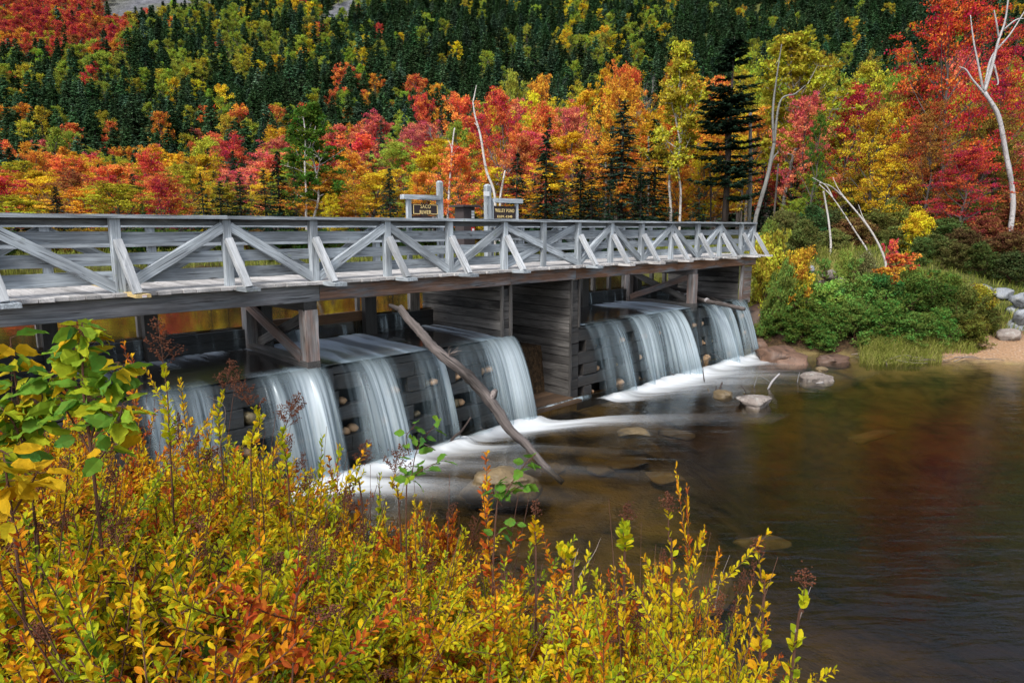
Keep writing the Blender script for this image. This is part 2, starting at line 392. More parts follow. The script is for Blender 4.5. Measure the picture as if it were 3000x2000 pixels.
gx = grid_lines([(-900, -120, 30), (-120, -40, 6), (-40, -14, 1.2), (-14, 24, 0.3), (24, 48, 0.9), (48, 120, 6), (120, 901, 30)])
gy = grid_lines([(-60, -10, 5), (-10, 34, 0.3), (34, 50, 0.9), (50, 110, 5), (110, 420, 6), (420, 720, 20)])
XX, YY = np.meshgrid(gx, gy)
ZZ = height(XX, YY)
g = G()
ii = np.arange(len(gy) - 1)[:, None] * len(gx) + np.arange(len(gx) - 1)[None, :]
ii = ii.ravel(); L = len(gx)
VV = np.stack([XX, YY, ZZ], -1).reshape(-1, 3)
pxx, pyy, pdd = proj(VV)
rockm = np.where((VV[:, 1] > 120), px_mask_rock(pxx, pyy), 0).astype(float)
ss_, nn_ = (VV[:, 0] + VV[:, 1]) / S2, (VV[:, 1] - VV[:, 0]) / S2
drr = right_d(ss_, nn_)
beach = sstep(7.0, 5.2, nn_) * sstep(-1.5, 0.2, drr) * sstep(4.5, 1.8, drr)
bedm = sstep(0.12, -0.02, VV[:, 2]) * (nn_ < 11)
grassm = sstep(0, 2, drr) * (VV[:, 2] > 1.2) + (far_d(VV[:, 0], VV[:, 1]) > 0.2) * sstep(40, 4, far_d(VV[:, 0], VV[:, 1]))
g.add(VV, np.column_stack([ii, ii + 1, ii + L + 1, ii + L]), rockm=rockm, farw=sstep(360, 400, VV[:, 1]), beach=beach, bed=bedm, grassm=np.clip(grassm, 0, 1))
m, nt, out = new_mat('ground')
P = nd(nt, 'NewGeometry').outputs['Position']
litter = mix(nt, ramp(nt, tnoise(nt, P, 9, 6, 0.7), [(0.35, 0), (0.65, 1)]), (0.016, 0.012, 0.008), (0.075, 0.045, 0.022))
grs = mix(nt, ramp(nt, tnoise(nt, P, 3.5, 6, 0.7), [(0.35, 0), (0.62, 1)]), (0.03, 0.045, 0.012), (0.13, 0.13, 0.035))
c = mix(nt, attr(nt, 'grassm'), litter, grs)
sand = mix(nt, ramp(nt, tnoise(nt, P, 14, 6, 0.75), [(0.3, 0), (0.7, 1)]), (0.20, 0.115, 0.06), (0.42, 0.27, 0.165))
vor = nd(nt, 'TexVoronoi', {'Vector': P, 'Scale': 11.0})
peb = ramp(nt, vor.outputs['Distance'], [(0.22, 1), (0.5, 0)])
sand = mix(nt, math_(nt, 'MULTIPLY', peb, 0.55), sand, mix(nt, vor.outputs['Color'], (0.18, 0.12, 0.085), (0.52, 0.40, 0.30)))
c = mix(nt, attr(nt, 'beach'), c, sand)
bedn = tnoise(nt, P, 0.9, 5, 0.62, 0.6)
vb = nd(nt, 'TexVoronoi', {'Vector': P, 'Scale': 2.4})
bedc = mix(nt, ramp(nt, bedn, [(0.36, 0), (0.62, 1)]), (0.035, 0.030, 0.016), (0.28, 0.215, 0.085))
bedc = mix(nt, ramp(nt, vb.outputs['Distance'], [(0.25, 0.55), (0.62, 0)]), bedc, mix(nt, vb.outputs['Color'], (0.09, 0.075, 0.04), (0.33, 0.25, 0.12)))
c = mix(nt, attr(nt, 'bed'), c, bedc)
rk = mix(nt, ramp(nt, tnoise(nt, P, 0.35, 6, 0.7), [(0.35, 0), (0.65, 1)]), (0.05, 0.053, 0.062), (0.15, 0.153, 0.17))
c = mix(nt, attr(nt, 'rockm'), c, rk)
far_ = mix(nt, ramp(nt, tnoise(nt, P, 0.12, 4, 0.7), [(0.42, 0), (0.60, 1)]), (0.02, 0.042, 0.024), (0.11, 0.13, 0.03))
c = mix(nt, attr(nt, 'farw'), c, far_)
hgt = math_(nt, 'ADD', tnoise(nt, P, 14, 6, 0.7), math_(nt, 'MULTIPLY', peb, 0.4))
bp = nd(nt, 'Bump', {'Strength': 0.7, 'Distance': 0.05, 'Height': hgt})
p = nd(nt, 'BsdfPrincipled', {'Base Color': c, 'Roughness': 0.95, 'Normal': bp.outputs[0], 'Specular IOR Level': 0.15})
nt.links.new(p.outputs[0], out.inputs[0]); M_GROUND = m
tag(g.build('ground', M_GROUND, smooth=True), 'river bed, banks, valley floor and mountain slope', kind='structure')

# ================================================================== THE BRIDGE
DK = 3.47
br = empty('footbridge', W(11.0, 11.8, DK), 'long weathered grey timber footbridge with braced railings crossing above the dam', 'bridge')
def part(name, mat, parent, fn, label=None, smooth=False):
    g = G(); fn(g); o = g.build(name, mat, parent, smooth)
    if label: o['label'] = label
    return o
# beams under the deck
for k, (a, b, st) in enumerate([(-3, 6.02, 0.1), (6.03, 10.86, 0.75), (10.87, 13.2, 0.8), (13.21, 18.02, 0.9), (18.03, 22.42, 0.9), (22.43, 23.3, 0.8)]):
    part('beam', M_BEAM, br, lambda g: timber(g, W(a, 11.02, 3.265), W(b, 11.02, 3.265), 0.24, 0.31, st=st, ch=0.05, r=0.5 + 0.35 * (k == 0) + 0.1 * rng.random()))
for a, b in [(-3, 8), (8.01, 16), (16.01, 23.2)]:
    part('beam', M_BEAM, br, lambda g: timber(g, W(a, 12.78, 3.265), W(b, 12.78, 3.265), 0.24, 0.31, st=0.4, r=0.2))
part('beam', M_BEAM, br, lambda g: timber(g, W(-3, 11.9, 3.265), W(23.2, 11.9, 3.265), 0.2, 0.31, st=0.4, r=0.1))
# deck planks lie across the bridge, each a little longer or shorter
POSTS = [-1.75, -0.2, 1.33, 2.87, 4.47, 6.0, 7.56, 9.13, 10.75, 12.06, 13.38, 14.76, 16.2, 17.77, 19.3, 20.75, 22.25, 23.15]
g = G(); s = -3.0
while s < 23.3:
    w = 0.185
    if not (2.88 < s + w / 2 < 3.10):
        timber(g, W(s + w / 2, 10.74 + rng.normal(0, 0.025), DK - 0.026), W(s + w / 2, 13.02 + rng.normal(0, 0.03), DK - 0.026 + rng.normal(0, 0.0015)), w - 0.008, 0.05, ch=0.03, jit=0.003, seg=0.35)
    s += w
g.build('deck', M_DECK, br)
nb = part('deck_board', M_NEWW, br, lambda g: timber(g, W(2.99, 10.36, DK - 0.02), W(2.99, 13.05, DK - 0.02), 0.2, 0.05, jit=0.001, ch=0.06), 'fresh yellow deck board with a small paper tag on its end')
part('paper_tag', M_PAPER, nb, lambda g: (timber(g, W(2.97, 10.357, DK - 0.02), W(3.03, 10.357, DK - 0.02), 0.004, 0.035, jit=0, ch=0.02)))
part('red_stripe', M_RED, nb, lambda g: (timber(g, W(2.97, 10.3545, DK - 0.012), W(3.03, 10.3545, DK - 0.012), 0.002, 0.006, jit=0, ch=0.02)))
for s in POSTS:
    if s in (2.87, 12.06) or s < 0: continue
    part('outrigger', M_DECK if s > 14 else M_RAIL, br, lambda g: timber(g, W(s + 0.12, 10.34 + rng.normal(0, 0.02), DK - 0.035), W(s + 0.12, 11.6, DK - 0.035), 0.24, 0.06, jit=0.004, seg=0.25))
# front railing
for s in POSTS:
    if s == 12.06:
        part('railing_post', M_RAIL, br, lambda g: timber(g, W(s, 10.99, DK), W(s, 10.99, 4.54), 0.125, 0.10, up=W(0, 1, 0), seg=0.3, r=0.75))
        continue
    part('railing_post', M_RAIL, br, lambda g: timber(g, W(s, 11.0, DK), W(s, 11.0, 4.54), 0.135, 0.12, up=W(0, 1, 0), seg=0.3, r=rng.uniform(.55, 1)))
    part('kick_brace', M_KICK, br, lambda g: timber(g, W(s + 0.0, 10.915, 4.22), W(s + 0.08, 10.46, DK + 0.0), 0.115, 0.10, up=W(0, 1, 0), seg=0.2, r=rng.uniform(.4, .9)))
def diag(a, b, rise, n=11.0, r=None):
    z0, z1 = (DK + 0.06, 4.42) if rise else (4.42, DK + 0.06)
    part('diagonal_brace', M_RAIL, br, lambda g: timber(g, W(a + 0.05, n, z0), W(b - 0.05, n, z1), 0.10, 0.155, up=(0, 0, 1), seg=0.25, r=rng.uniform(.45, .95) if r is None else r))
fr = [p for p in POSTS if p != 12.06]
rise = False
for a, b in zip(fr[:-1], fr[1:]):
    if a == 10.75:
        diag(a, b, False, 11.0, .9); diag(a, b, True, 11.09, .8)
        rise = True
    else: diag(a, b, rise, r=(0.35 if not rise and a > 15 else None)); rise = not rise
for zc, h in ((4.255, 0.17), (3.95, 0.175), (3.685, 0.18)):
    for a, b in [(-2, 2.9), (2.905, 7.55), (7.555, 12.06), (12.065, 16.2), (16.205, 19.3), (19.305, 23.2)]:
        part('rail_board', M_RAIL, br, lambda g: timber(g, W(a, 11.085, zc), W(b, 11.085, zc + rng.normal(0, .006)), 0.045, h, jit=0.003, seg=0.5))
for a, b in [(-2, 4.47), (4.475, 11.62), (11.625, 16.2), (16.205, 20.0), (20.005, 23.22)]:
    part('top_rail', M_RAIL, br, lambda g: timber(g, W(a, 11.02, 4.566), W(b, 11.02, 4.566), 0.26, 0.052, jit=0.004, seg=0.4, r=.6))
part('top_rail_stringer', M_BEAM, br, lambda g: timber(g, W(-2, 11.10, 4.49), W(23.2, 11.10, 4.49), 0.05, 0.10, jit=0.002, r=0.4))
# back railing, open at the gateway
SG0, SG1 = SN(on_n(1296, 640, 12.9))[0], SN(on_n(1414, 640, 12.9))[0]
bposts = [v for v in np.arange(-0.75, 20.2, 1.545) if not SG0 - 0.5 < v < SG1 + 0.5]
for s in bposts:
    part('railing_post', M_RAIL, br, lambda g: timber(g, W(s, 12.80, DK), W(s, 12.80, 4.5), 0.13, 0.12, up=W(0, 1, 0), seg=0.3, r=rng.uniform(.6, 1)))
for k, (a, b) in enumerate(zip(bposts[:-1], bposts[1:])):
    if b - a > 2: continue
    z0, z1 = (3.5, 4.38) if k % 2 else (4.38, 3.5)
    part('diagonal_brace', M_RAIL, br, lambda g: timber(g, W(a, 12.87, z0), W(b, 12.87, z1), 0.06, 0.15, seg=0.25, r=rng.uniform(.2, .6)))
for A, B in ((-2, SG0 - 0.1), (SG1 + 0.1, 20.3)):
    for zc, h in ((4.455, 0.085), (4.165, 0.16), (3.87, 0.17), (3.555, 0.165)):
        part('rail_board', M_RAIL, br, lambda g: timber(g, W(A, 12.715, zc), W(B, 12.715, zc), 0.045, h, jit=0.003, seg=0.5))
    part('top_rail', M_RAIL, br, lambda g: timber(g, W(A, 12.80, 4.53), W(B, 12.80, 4.53), 0.2, 0.05, jit=0.003, r=.7))
part('landing', M_DECK, br, lambda g: [timber(g, W(SG0 - 0.4, nn, DK - 0.03), W(SG1 + 0.4, nn, DK - 0.03), 0.19, 0.05, jit=0.002) for nn in np.arange(13.15, 15.4, 0.2)])
part('landing_beam', M_BEAM, br, lambda g: [timber(g, W(v, 12.9, 3.3), W(v, 15.4, 3.3), 0.2, 0.25) for v in (SG0, SG1)])

# ---- gateway signs on the far side of the bridge
def text_mesh(body, size, ext, align='CENTER'):
    cu = bpy.data.curves.new('t', 'FONT'); cu.body = body; cu.size = size; cu.extrude = ext; cu.align_x = align; cu.offset = size * 0.010
    cu.space_character = 1.12; cu.resolution_u = 3
    o = bpy.data.objects.new('t', cu); COL.objects.link(o)
    dg = bpy.context.evaluated_depsgraph_get(); me = bpy.data.meshes.new_from_object(o.evaluated_get(dg))
    V = np.array([v.co[:] for v in me.vertices]); F = [list(p.vertices) for p in me.polygons]
    bpy.data.objects.remove(o); bpy.data.curves.remove(cu); bpy.data.meshes.remove(me)
    return V, F
def lettering(name, body, centre_sz, h, n, mat, parent, wid=None):
    V, F = text_mesh(body, h / 0.70, 0.006)
    V[:, 1] -= (V[:, 1].max() + V[:, 1].min()) / 2; V[:, 0] -= (V[:, 0].max() + V[:, 0].min()) / 2
    if wid: V[:, 0] *= wid / (V[:, 0].max() - V[:, 0].min())
    P = np.array([W(centre_sz[0] + v[0], n - v[2] * 1.0, centre_sz[1] + v[1]) for v in V])
    g = G(); by = {}
    for f in F: by.setdefault(len(f), []).append(f)
    g.add(P, [np.array(v) for v in by.values()]); return g.build(name, mat, parent)
NS = 12.9
def sz(x, y, n=NS):
    p = on_n(x, y, n); return SN(p)[0], p[2]
def sign_frame(label, tall, outer, topbeam, panel, inner):
    root = empty('sign', W(sz(*tall[:2])[0], NS, DK), label, 'sign', 'signs at the gateway behind the bridge')
    s0, z0 = sz(tall[0], tall[1]); s1, z1 = sz(tall[2], tall[1])
    w = s1 - s0; c = (s0 + s1) / 2
    def tp(g):
        timber(g, W(c, NS, DK - 0.2), W(c, NS, z0 - 0.035), w * 0.5, w * 0.5, up=W(0, 1, 0), seg=0.4, r=.7)
        p = np.array([W(c + a * w * .25, NS + b * w * .25, z0 - 0.035) for a, b in ((-1, -1), (1, -1), (1, 1), (-1, 1))] + [W(c + a * w * .12, NS + b * w * .12, z0 + 0.01) for a, b in ((-1, -1), (1, -1), (1, 1), (-1, 1))])
        g.add(p, np.array([(0, 1, 5, 4), (1, 2, 6, 5), (2, 3, 7, 6), (3, 0, 4, 7), (4, 5, 6, 7)]), wc=p * 1.3, r=.8)
    part('tall_post', M_RAIL, root, tp)
    for (xa, xb, yt) in (outer, inner):
        a, zt = sz(xa, yt); b, _ = sz(xb, yt)
        part('frame_post', M_RAIL, root, lambda g: timber(g, W((a + b) / 2, NS, DK - 0.1), W((a + b) / 2, NS, zt), (b - a) * .62, 0.08, up=W(0, 1, 0), r=.8))
    a, zt = sz(topbeam[0], topbeam[1]); b, _ = sz(topbeam[2], topbeam[1]); _, zb = sz(topbeam[0], topbeam[3])
    part('crosspiece', M_RAIL, root, lambda g: timber(g, W(a, NS - 0.02, (zt + zb) / 2), W(b, NS - 0.02, (zt + zb) / 2), 0.15, zt - zb, r=.95))
    a, zt = sz(panel[0], panel[1]); b, _ = sz(panel[2], panel[1]); _, zb = sz(panel[0], panel[3])
    pn = part('sign_panel', M_SIGN, root, lambda g: timber(g, W(a, NS, (zt + zb) / 2), W(b, NS, (zt + zb) / 2), 0.045, zt - zb, jit=0, ch=0.1))
    return root, pn, (a, b, zt, zb)
r1, pn, (a, b, zt, zb) = sign_frame('tall grey post with brown wooden sign reading SACO RIVER', (1276, 530, 1299), (1187, 1205, 575), (1176, 569.5, 1286, 583), (1207, 596.5, 1281, 629), (1279, 1286, 582))
cx, cz = (a + b) / 2, (zt + zb) / 2
lettering('lettering', 'SACO', (cx, cz + 0.068), 0.088, NS - 0.024, M_LETTER, pn, (b - a) * .40)
lettering('lettering', 'RIVER', (cx, cz - 0.066), 0.088, NS - 0.024, M_LETTER, pn, (b - a) * .46)
for sg in (-1, 1):
    def bracket(g):
        m = 0.022; t = 0.016; n = NS - 0.026; e = a + m if sg < 0 else b - m
        timber(g, W(e, n, zb + m), W(e, n, zt - m), 0.012, t, up=W(1, 0, 0), jit=0, ch=0.05)
        for zz, l in ((zt - m, .155), (zb + m, .175)): timber(g, W(e - sg * .006, n, zz), W(cx + sg * l, n, zz), 0.011, t, jit=0, ch=0.05)
    part('border', M_LETTER, pn, bracket)
part('lower_panel', M_SIGN, r1, lambda g: timber(g, W(a, NS + 0.01, zb - 0.17), W(b, NS + 0.01, zb - 0.17), 0.035, 0.3, jit=0, ch=0.1))
lettering('lettering', 'FROM', (b - 0.10, zb - 0.06), 0.045, NS - 0.012, M_LETTER2, r1, 0.145)
r2, pn, (a, b, zt, zb) = sign_frame('tall grey post with white plaque and brown sign reading WILLEY POND', (1416, 540, 1440), (1509, 1517, 590), (1442, 580, 1525, 593.5), (1444, 603, 1509, 642), (1440.5, 1444, 588))
cx = (a + b) / 2
lettering('lettering', 'WILLEY POND', (cx, zt - 0.115), 0.09, NS - 0.024, M_LETTER, pn, (b - a) * .86)
lettering('lettering', 'ELEV.-1340', (cx, zt - 0.27), 0.062, NS - 0.024, M_LETTER, pn, (b - a) * .66)
pa, pz = sz(1411, 561); pb, pz2 = sz(1432, 575.5)
part('plaque', M_PAPER, r2, lambda g: timber(g, W(pa, NS - 0.085, (pz + pz2) / 2), W(pb - .06, NS - 0.085, (pz + pz2) / 2), 0.012, pz - pz2, jit=0, ch=0.1))
# ---- dark box on the landing
NK = 14.2
ka, _ = sz(1345, 640, NK); kb, _ = sz(1391, 640, NK); _, kt = sz(1345, 607, NK)
kb = ka + (kb - ka) * 0.72; kd = (kb - ka) * 0.9
kr = empty('box_stand', W((ka + kb) / 2, NK, DK), 'dark brown wooden box with notice and flat roof standing between the gateway posts', 'feed box')
part('cabinet', M_KIOSK, kr, lambda g: timber(g, W((ka + kb) / 2, NK, DK - 0.03), W((ka + kb) / 2, NK, kt), kb - ka, kd, up=W(0, 1, 0), jit=0, ch=0.03))
part('roof', M_KIOSK, kr, lambda g: timber(g, W(ka - 0.11, NK - 0.02, kt + 0.03), W(kb + 0.11, NK - 0.02, kt + 0.03), kd + 0.2, 0.055, jit=0.002, ch=0.1))
part('notice', M_PAPER, kr, lambda g: [timber(g, W(kb - 0.13, NK - kd / 2 - 0.006, kt - 0.12 - q * 0.075), W(kb - 0.03, NK - kd / 2 - 0.006, kt - 0.12 - q * 0.075), 0.008, 0.06, jit=0, ch=0.1) for q in range(3)])
part('red_panel', M_RED, kr, lambda g: timber(g, W(kb - 0.15, NK - kd / 2 - 0.01, kt - 0.62), W(kb - 0.02, NK - kd / 2 - 0.01, kt - 0.62), 0.014, 0.16, jit=0, ch=0.1))
part('label_plate', M_PAPER, kr, lambda g: timber(g, W(kb - 0.12, NK - kd / 2 - 0.02, kt - 0.62), W(kb - 0.05, NK - kd / 2 - 0.02, kt - 0.62), 0.006, 0.09, jit=0, ch=0.1))

# ================================================================== THE TIMBER DAM
ZC = 1.86                                           # crest
dam = empty('timber_dam', W(11.5, 11.0, 0), 'dark stone filled timber crib dam under the bridge with plank piers', 'dam')
def face(g, s0, s1, z0, z1, seed, gaps=True):
    rs = np.random.default_rng(seed); z = z0; k = 0
    while z < z1 - 0.02:
        h = min(rs.uniform(0.27, 0.34), z1 - z)
        if k % 2 == 0 or not gaps or z + h > z1 - 0.25:
            s = s0
            while s < s1 - 0.05:
                e = min(s1, s + rs.uniform(1.6, 3.2))
                timber(g, W(s + .005, 11.10, z + h / 2), W(e - .005, 11.10, z + h / 2), 0.24, h - 0.012, jit=0.008, seg=0.3, st=0.5); s = e
        else:                                       # tie ends with gaps that show the stone fill
            s = s0 + rs.uniform(0, .3)
            while s < s1 - 0.3:
                w = rs.uniform(0.25, 0.6); e = min(s + w, s1)
                timber(g, W(s, 11.09, z + h / 2), W(e, 11.09, z + h / 2), 0.26, h - 0.012, jit=0.006, st=0.5); GAPS.append((e, z + h / 2, h)); s = e + rs.uniform(0.22, 0.75)
        z += h; k += 1
GAPS = []
part('face_timber', M_DAM, dam, lambda g: face(g, -1.0, 10.62, -0.4, ZC, 3))
part('face_timber', M_DAM, dam, lambda g: face(g, 13.45, 23.0, -0.4, ZC, 4))
part('core', M_WET, dam, lambda g: [timber(g, W(-1, 12.55, 0.7), W(10.6, 12.55, 0.7), 2.3, 2.3, jit=0, ch=0.01, seg=20), timber(g, W(13.2, 12.55, 0.7), W(23, 12.55, 0.7), 2.3, 2.3, jit=0, ch=0.01, seg=20)])
# crest divider posts on the face
for x in (962, 1288, 1992, 2047, 2129):
    s = SN(on_n(x, 1010 if x < 1400 else 910, 10.97))[0]
    part('divider_post', M_DAM, dam, lambda g: timber(g, W(s, 10.955, -0.3), W(s, 10.955, ZC - 0.03), 0.10, 0.07, up=W(0, 1, 0)))
# piers: plank side walls
def plank_wall(g, s, n0, n1, z0, z1, seed, t=0.05):
    rs = np.random.default_rng(seed); z = z0
    while z < z1 - 0.03:
        h = min(rs.uniform(0.185, 0.235), z1 - z)
        if z1 - (z + h) < 0.08: h = z1 - z
        timber(g, W(s + rs.normal(0, .004), n0, z + h / 2), W(s + rs.normal(0, .004), n1, z + h / 2), t, h - 0.016, jit=0.003, seg=0.3, st=rs.choice([0.0, 0.4, 1.0]), ch=0.05, r=rs.uniform(.15, 1.0)); z += h
    timber(g, W(s + .05, n0 + .05, (z0 + z1) / 2), W(s + .05, n1, (z0 + z1) / 2), .03, z1 - z0, jit=0, seg=9, st=1.0, r=0)
def short_face(g, s0, s1, n, z0, z1, seed):
    rs = np.random.default_rng(seed); z = z0
    while z < z1 - 0.03:
        h = min(rs.uniform(0.19, 0.24), z1 - z)
        timber(g, W(s0, n, z + h / 2), W(s1, n, z + h / 2), 0.05, h - 0.012, jit=0.0015, seg=0.4, st=0.6, ch=0.03, r=rs.uniform(.2, .8)); z += h
part('pier_wall', M_CRIB, dam, lambda g: plank_wall(g, 10.63, 10.98, 13.9, ZC - 0.02, 3.10, 21))
part('pier_wall', M_CRIB, dam, lambda g: short_face(g, 10.66, 10.90, 10.99, 0.0, 2.85, 22))
part('pier_post', M_CRIB, dam, lambda g: timber(g, W(10.63, 10.95, 1.8), W(10.63, 10.95, 3.1), 0.075, 0.05, up=W(0, 1, 0), st=0.3))
part('pier_post', M_CRIB, dam, lambda g: timber(g, W(10.90, 10.95, 0.0), W(10.90, 10.95, 3.1), 0.06, 0.05, up=W(0, 1, 0), st=0.3))
part('pier_wall', M_CRIB, dam, lambda g: plank_wall(g, 10.92, 11.0, 13.9, -0.1, 3.1, 25))
part('pier_block', M_WET, dam, lambda g: timber(g, W(10.78, 10.98, 2.86), W(10.78, 11.2, 2.86), 0.22, 0.3))
part('pier_wall', M_CRIB, dam, lambda g: plank_wall(g, 13.08, 10.98, 13.9, 0.04, 3.10, 23))
part('pier_post', M_CRIB, dam, lambda g: timber(g, W(13.09, 10.955, 0.02), W(13.09, 10.955, 3.1), 0.05, 0.06, up=W(0, 1, 0), st=0.5))
part('pier_wall', M_CRIB, dam, lambda g: short_face(g, 13.13, 13.42, 11.0, ZC, 2.85, 24))
part('pier_wall', M_DAM, dam, lambda g: face(g, 13.12, 13.45, -0.1, ZC, 26, False))
part('pier_post', M_CRIB, dam, lambda g: timber(g, W(13.43, 10.97, ZC), W(13.43, 10.97, 3.1), 0.05, 0.06, up=W(0, 1, 0), st=0.3))
part('pier_block', M_WET, dam, lambda g: timber(g, W(13.28, 10.99, 2.95), W(13.28, 11.25, 2.95), 0.24, 0.24))
part('sluice_floor', M_BROWNB, dam, lambda g: [timber(g, W(10.9, v, 0.03), W(13.1, v, 0.03), 0.29, 0.06, jit=.004) for v in np.arange(10.7, 13.8, 0.3)])
part('sluice_gate', M_WET, dam, lambda g: timber(g, W(10.9, 13.6, 1.3), W(13.1, 13.6, 1.3), 0.1, 2.6))
# right abutment
part('pier_wall', M_CRIB, dam, lambda g: plank_wall(g, 22.35, 11.05, 13.9, ZC, 3.10, 31))
part('pier_wall', M_POSTW, dam, lambda g: short_face(g, 22.52, 23.2, 11.02, 1.75, 3.1, 32))
part('pier_post', M_POSTW, dam, lambda g: timber(g, W(22.42, 10.97, 1.8), W(22.42, 10.97, 3.1), 0.14, 0.10, up=W(0, 1, 0), st=0.7))
# trestle bents
for s, sx in ((5.85, 0), (19.15, 1)):
    be = part('bent_post', M_POSTW, dam, lambda g: timber(g, W(s, 11.02, ZC + 0.06), W(s, 11.02, 2.96), 0.25, 0.25, up=W(0, 1, 0), seg=0.2, st=0.55, r=.9), 'rust streaked pale front post of a trestle bent')
    part('bent_post', M_BEAM, dam, lambda g: timber(g, W(s - 0.02, 13.45, ZC), W(s - 0.02, 13.45, 3.12), 0.24, 0.24, up=W(0, 1, 0), st=0.3, r=.3))
    part('bent_post', M_WET, dam, lambda g: timber(g, W(s + 0.2, 13.25, ZC), W(s + 0.2, 13.25, 3.12), 0.24, 0.24, up=W(0, 1, 0), r=.3))
    part('bent_cap', M_BEAM if sx else M_WET, dam, lambda g: timber(g, W(s, 10.93, 3.03), W(s, 13.6, 3.03), 0.25, 0.16 if sx else 0.2, st=0.3, r=.2))
    part('bent_sill', M_CRIB, dam, lambda g: timber(g, W(s - 0.01, 10.88, ZC + 0.05), W(s - 0.01, 13.55, ZC + 0.08), 0.25, 0.24, st=0.2, r=.6))
    d1 = (W(s - 0.10, 13.3, 2.86), W(s - 0.10, 11.15, 2.08)); d2 = (W(s - 0.10, 13.3, 2.08), W(s - 0.10, 11.15, 2.86)); d3 = (W(s + 0.1, 13.3, 2.08), W(s + 0.1, 11.15, 2.86)); d4 = (W(s + 0.1, 13.3, 2.86), W(s + 0.1, 11.15, 2.08))
    A, B = (d2, d4) if sx else (d1, d3)
    part('cross_brace', M_POSTW if not sx else M_BEAM, dam, lambda g: timber(g, A[0], A[1], 0.07, 0.19, st=0.6, r=.45))
    part('cross_brace', M_CRIB, dam, lambda g: timber(g, B[0], B[1], 0.07, 0.19, st=0.1, r=.8))
# stoplog posts and stoplogs along the upstream side
NW_ = 13.5
for xa, xb in ((104, 178), (404, 472), (1049, 1104), (1692, 1722)):
    y = 960 if xa < 800 else 860
    a = SN(on_n(xa, y, 13.4))[0]; b = SN(on_n(xb, y, 13.4))[0]; w = (b - a) * 0.62
    part('stoplog_post', M_WET, dam, lambda g: timber(g, W((a + b) / 2, 13.35, 1.7), W((a + b) / 2, 13.35, 3.12), max(w, .14), 0.16, up=W(0, 1, 0), st=0.35))
    part('stoplog_post', M_CRIB, dam, lambda g: timber(g, W((a + b) / 2 - w * .45, 13.62, 1.7), W((a + b) / 2 - w * .45, 13.62, 3.12), .09, 0.10, up=W(0, 1, 0), r=1))
part('stoplog_post', M_CRIB, dam, lambda g: timber(g, W(10.1, 13.6, 1.7), W(10.1, 13.6, 3.12), .30, .12, up=W(0, 1, 0), r=1))
for k in range(9):
    v = 14.8 + k * 0.85
    part('stoplog_post', M_CRIB, dam, lambda g: timber(g, W(v, 13.6, 1.7), W(v, 13.6, 3.12), .12, .12, up=W(0, 1, 0), st=.4))
for a, b, zt in ((-1, 2.3, 2.355), (2.3, 3.95, 2.355), (3.95, 5.75, 2.355), (8.7, 10.6, 2.36), (13.1, 22.3, 2.35)):
    part('stoplog', M_WET, dam, lambda g: [timber(g, W(a, NW_, zt - 0.09 - 0.18 * q), W(b, NW_, zt - 0.09 - 0.18 * q), 0.09, 0.175, st=.1) for q in range(3)])
part('stoplog', M_BROWNB, dam, lambda g: timber(g, W(5.8, NW_, 2.37), W(8.7, NW_, 2.39), 0.07, 0.22, st=.5), 'brown raised stoplog with water spouting beneath it')
for x, y in ((500, 1085), (700, 1008), (725, 1022), (1170, 998), (1735, 910), (1990, 878)):
    p = at_z(x, y, ZC + 0.07); s, n = SN(p)
    part('splash_plank', M_WET, dam, lambda g: timber(g, W(s, n, ZC + 0.05), W(s, n + 1.1, ZC + 0.05), 0.34, 0.06, jit=.006, st=.2))
# stones that show in the gaps of the crib
rs = np.random.default_rng(5); nst = 0
for (s, z, h) in GAPS:
    if z < 0.05 or z > 1.5: continue
    for q in range(rs.integers(1, 3)):
        g = G(); sz_ = rs.uniform(0.08, 0.15)
        c = W(s + 0.12 + q * 0.2, 11.10 + rs.uniform(-.03, .04), z - h / 2 + sz_ * 0.75)
        rock(g, c, (sz_ * 1.2, sz_, sz_ * .85), int(900 + nst), 2, 0.5)
        px = proj(c)[0]
        side = 'left of the plank sluice' if s < 11 else 'right of the plank sluice'
        lev = 'low' if z < 0.6 else ('high' if z > 1.2 else 'halfway up')
        o = g.build('crib_stone', M_ROCKO if rs.random() < .8 else M_ROCKT, smooth=True, origin=tuple(c))
        tag(o, 'brown cobble in the dam face behind falling water, %s, %s' % (lev, side), 'stone', 'cobbles filling the crib, %s, %s' % (lev, side)); nst += 1
        if s + 0.12 + q * 0.2 > 10.4 and s < 11: break
# ================================================================== WATER
def crest_s(x):
    ss = np.linspace(-2, 24, 2000); xs = proj(np.array([W(s, 10.95, 1.9) for s in ss]))[0]
    return np.interp(x, xs, ss)
def fall_mat():
    m, nt, out = new_mat('falling water')
    a = attr(nt, 'dens')
    col = mix(nt, a, (0.38, 0.54, 0.62), (0.78, 0.89, 0.94))
    d = nd(nt, 'BsdfDiffuse', {'Color': col}); t = nd(nt, 'BsdfTranslucent', {'Color': col})
    gl = nd(nt, 'BsdfGlossy', {'Color': (0.8, 0.88, 0.95, 1), 'Roughness': 0.28})
    s1 = nd(nt, 'MixShader', {0: 0.4, 1: d.outputs[0], 2: t.outputs[0]})
    s2 = nd(nt, 'MixShader', {0: 0.16, 1: s1.outputs[0], 2: gl.outputs[0]})
    tr = nd(nt, 'BsdfTransparent', {'Color': (0.90, 0.94, 0.96, 1)})
    s3 = nd(nt, 'MixShader', {0: a, 1: tr.outputs[0], 2: s2.outputs[0]})
    nt.links.new(s3.outputs[0], out.inputs[0]); return m
M_FALL = fall_mat()
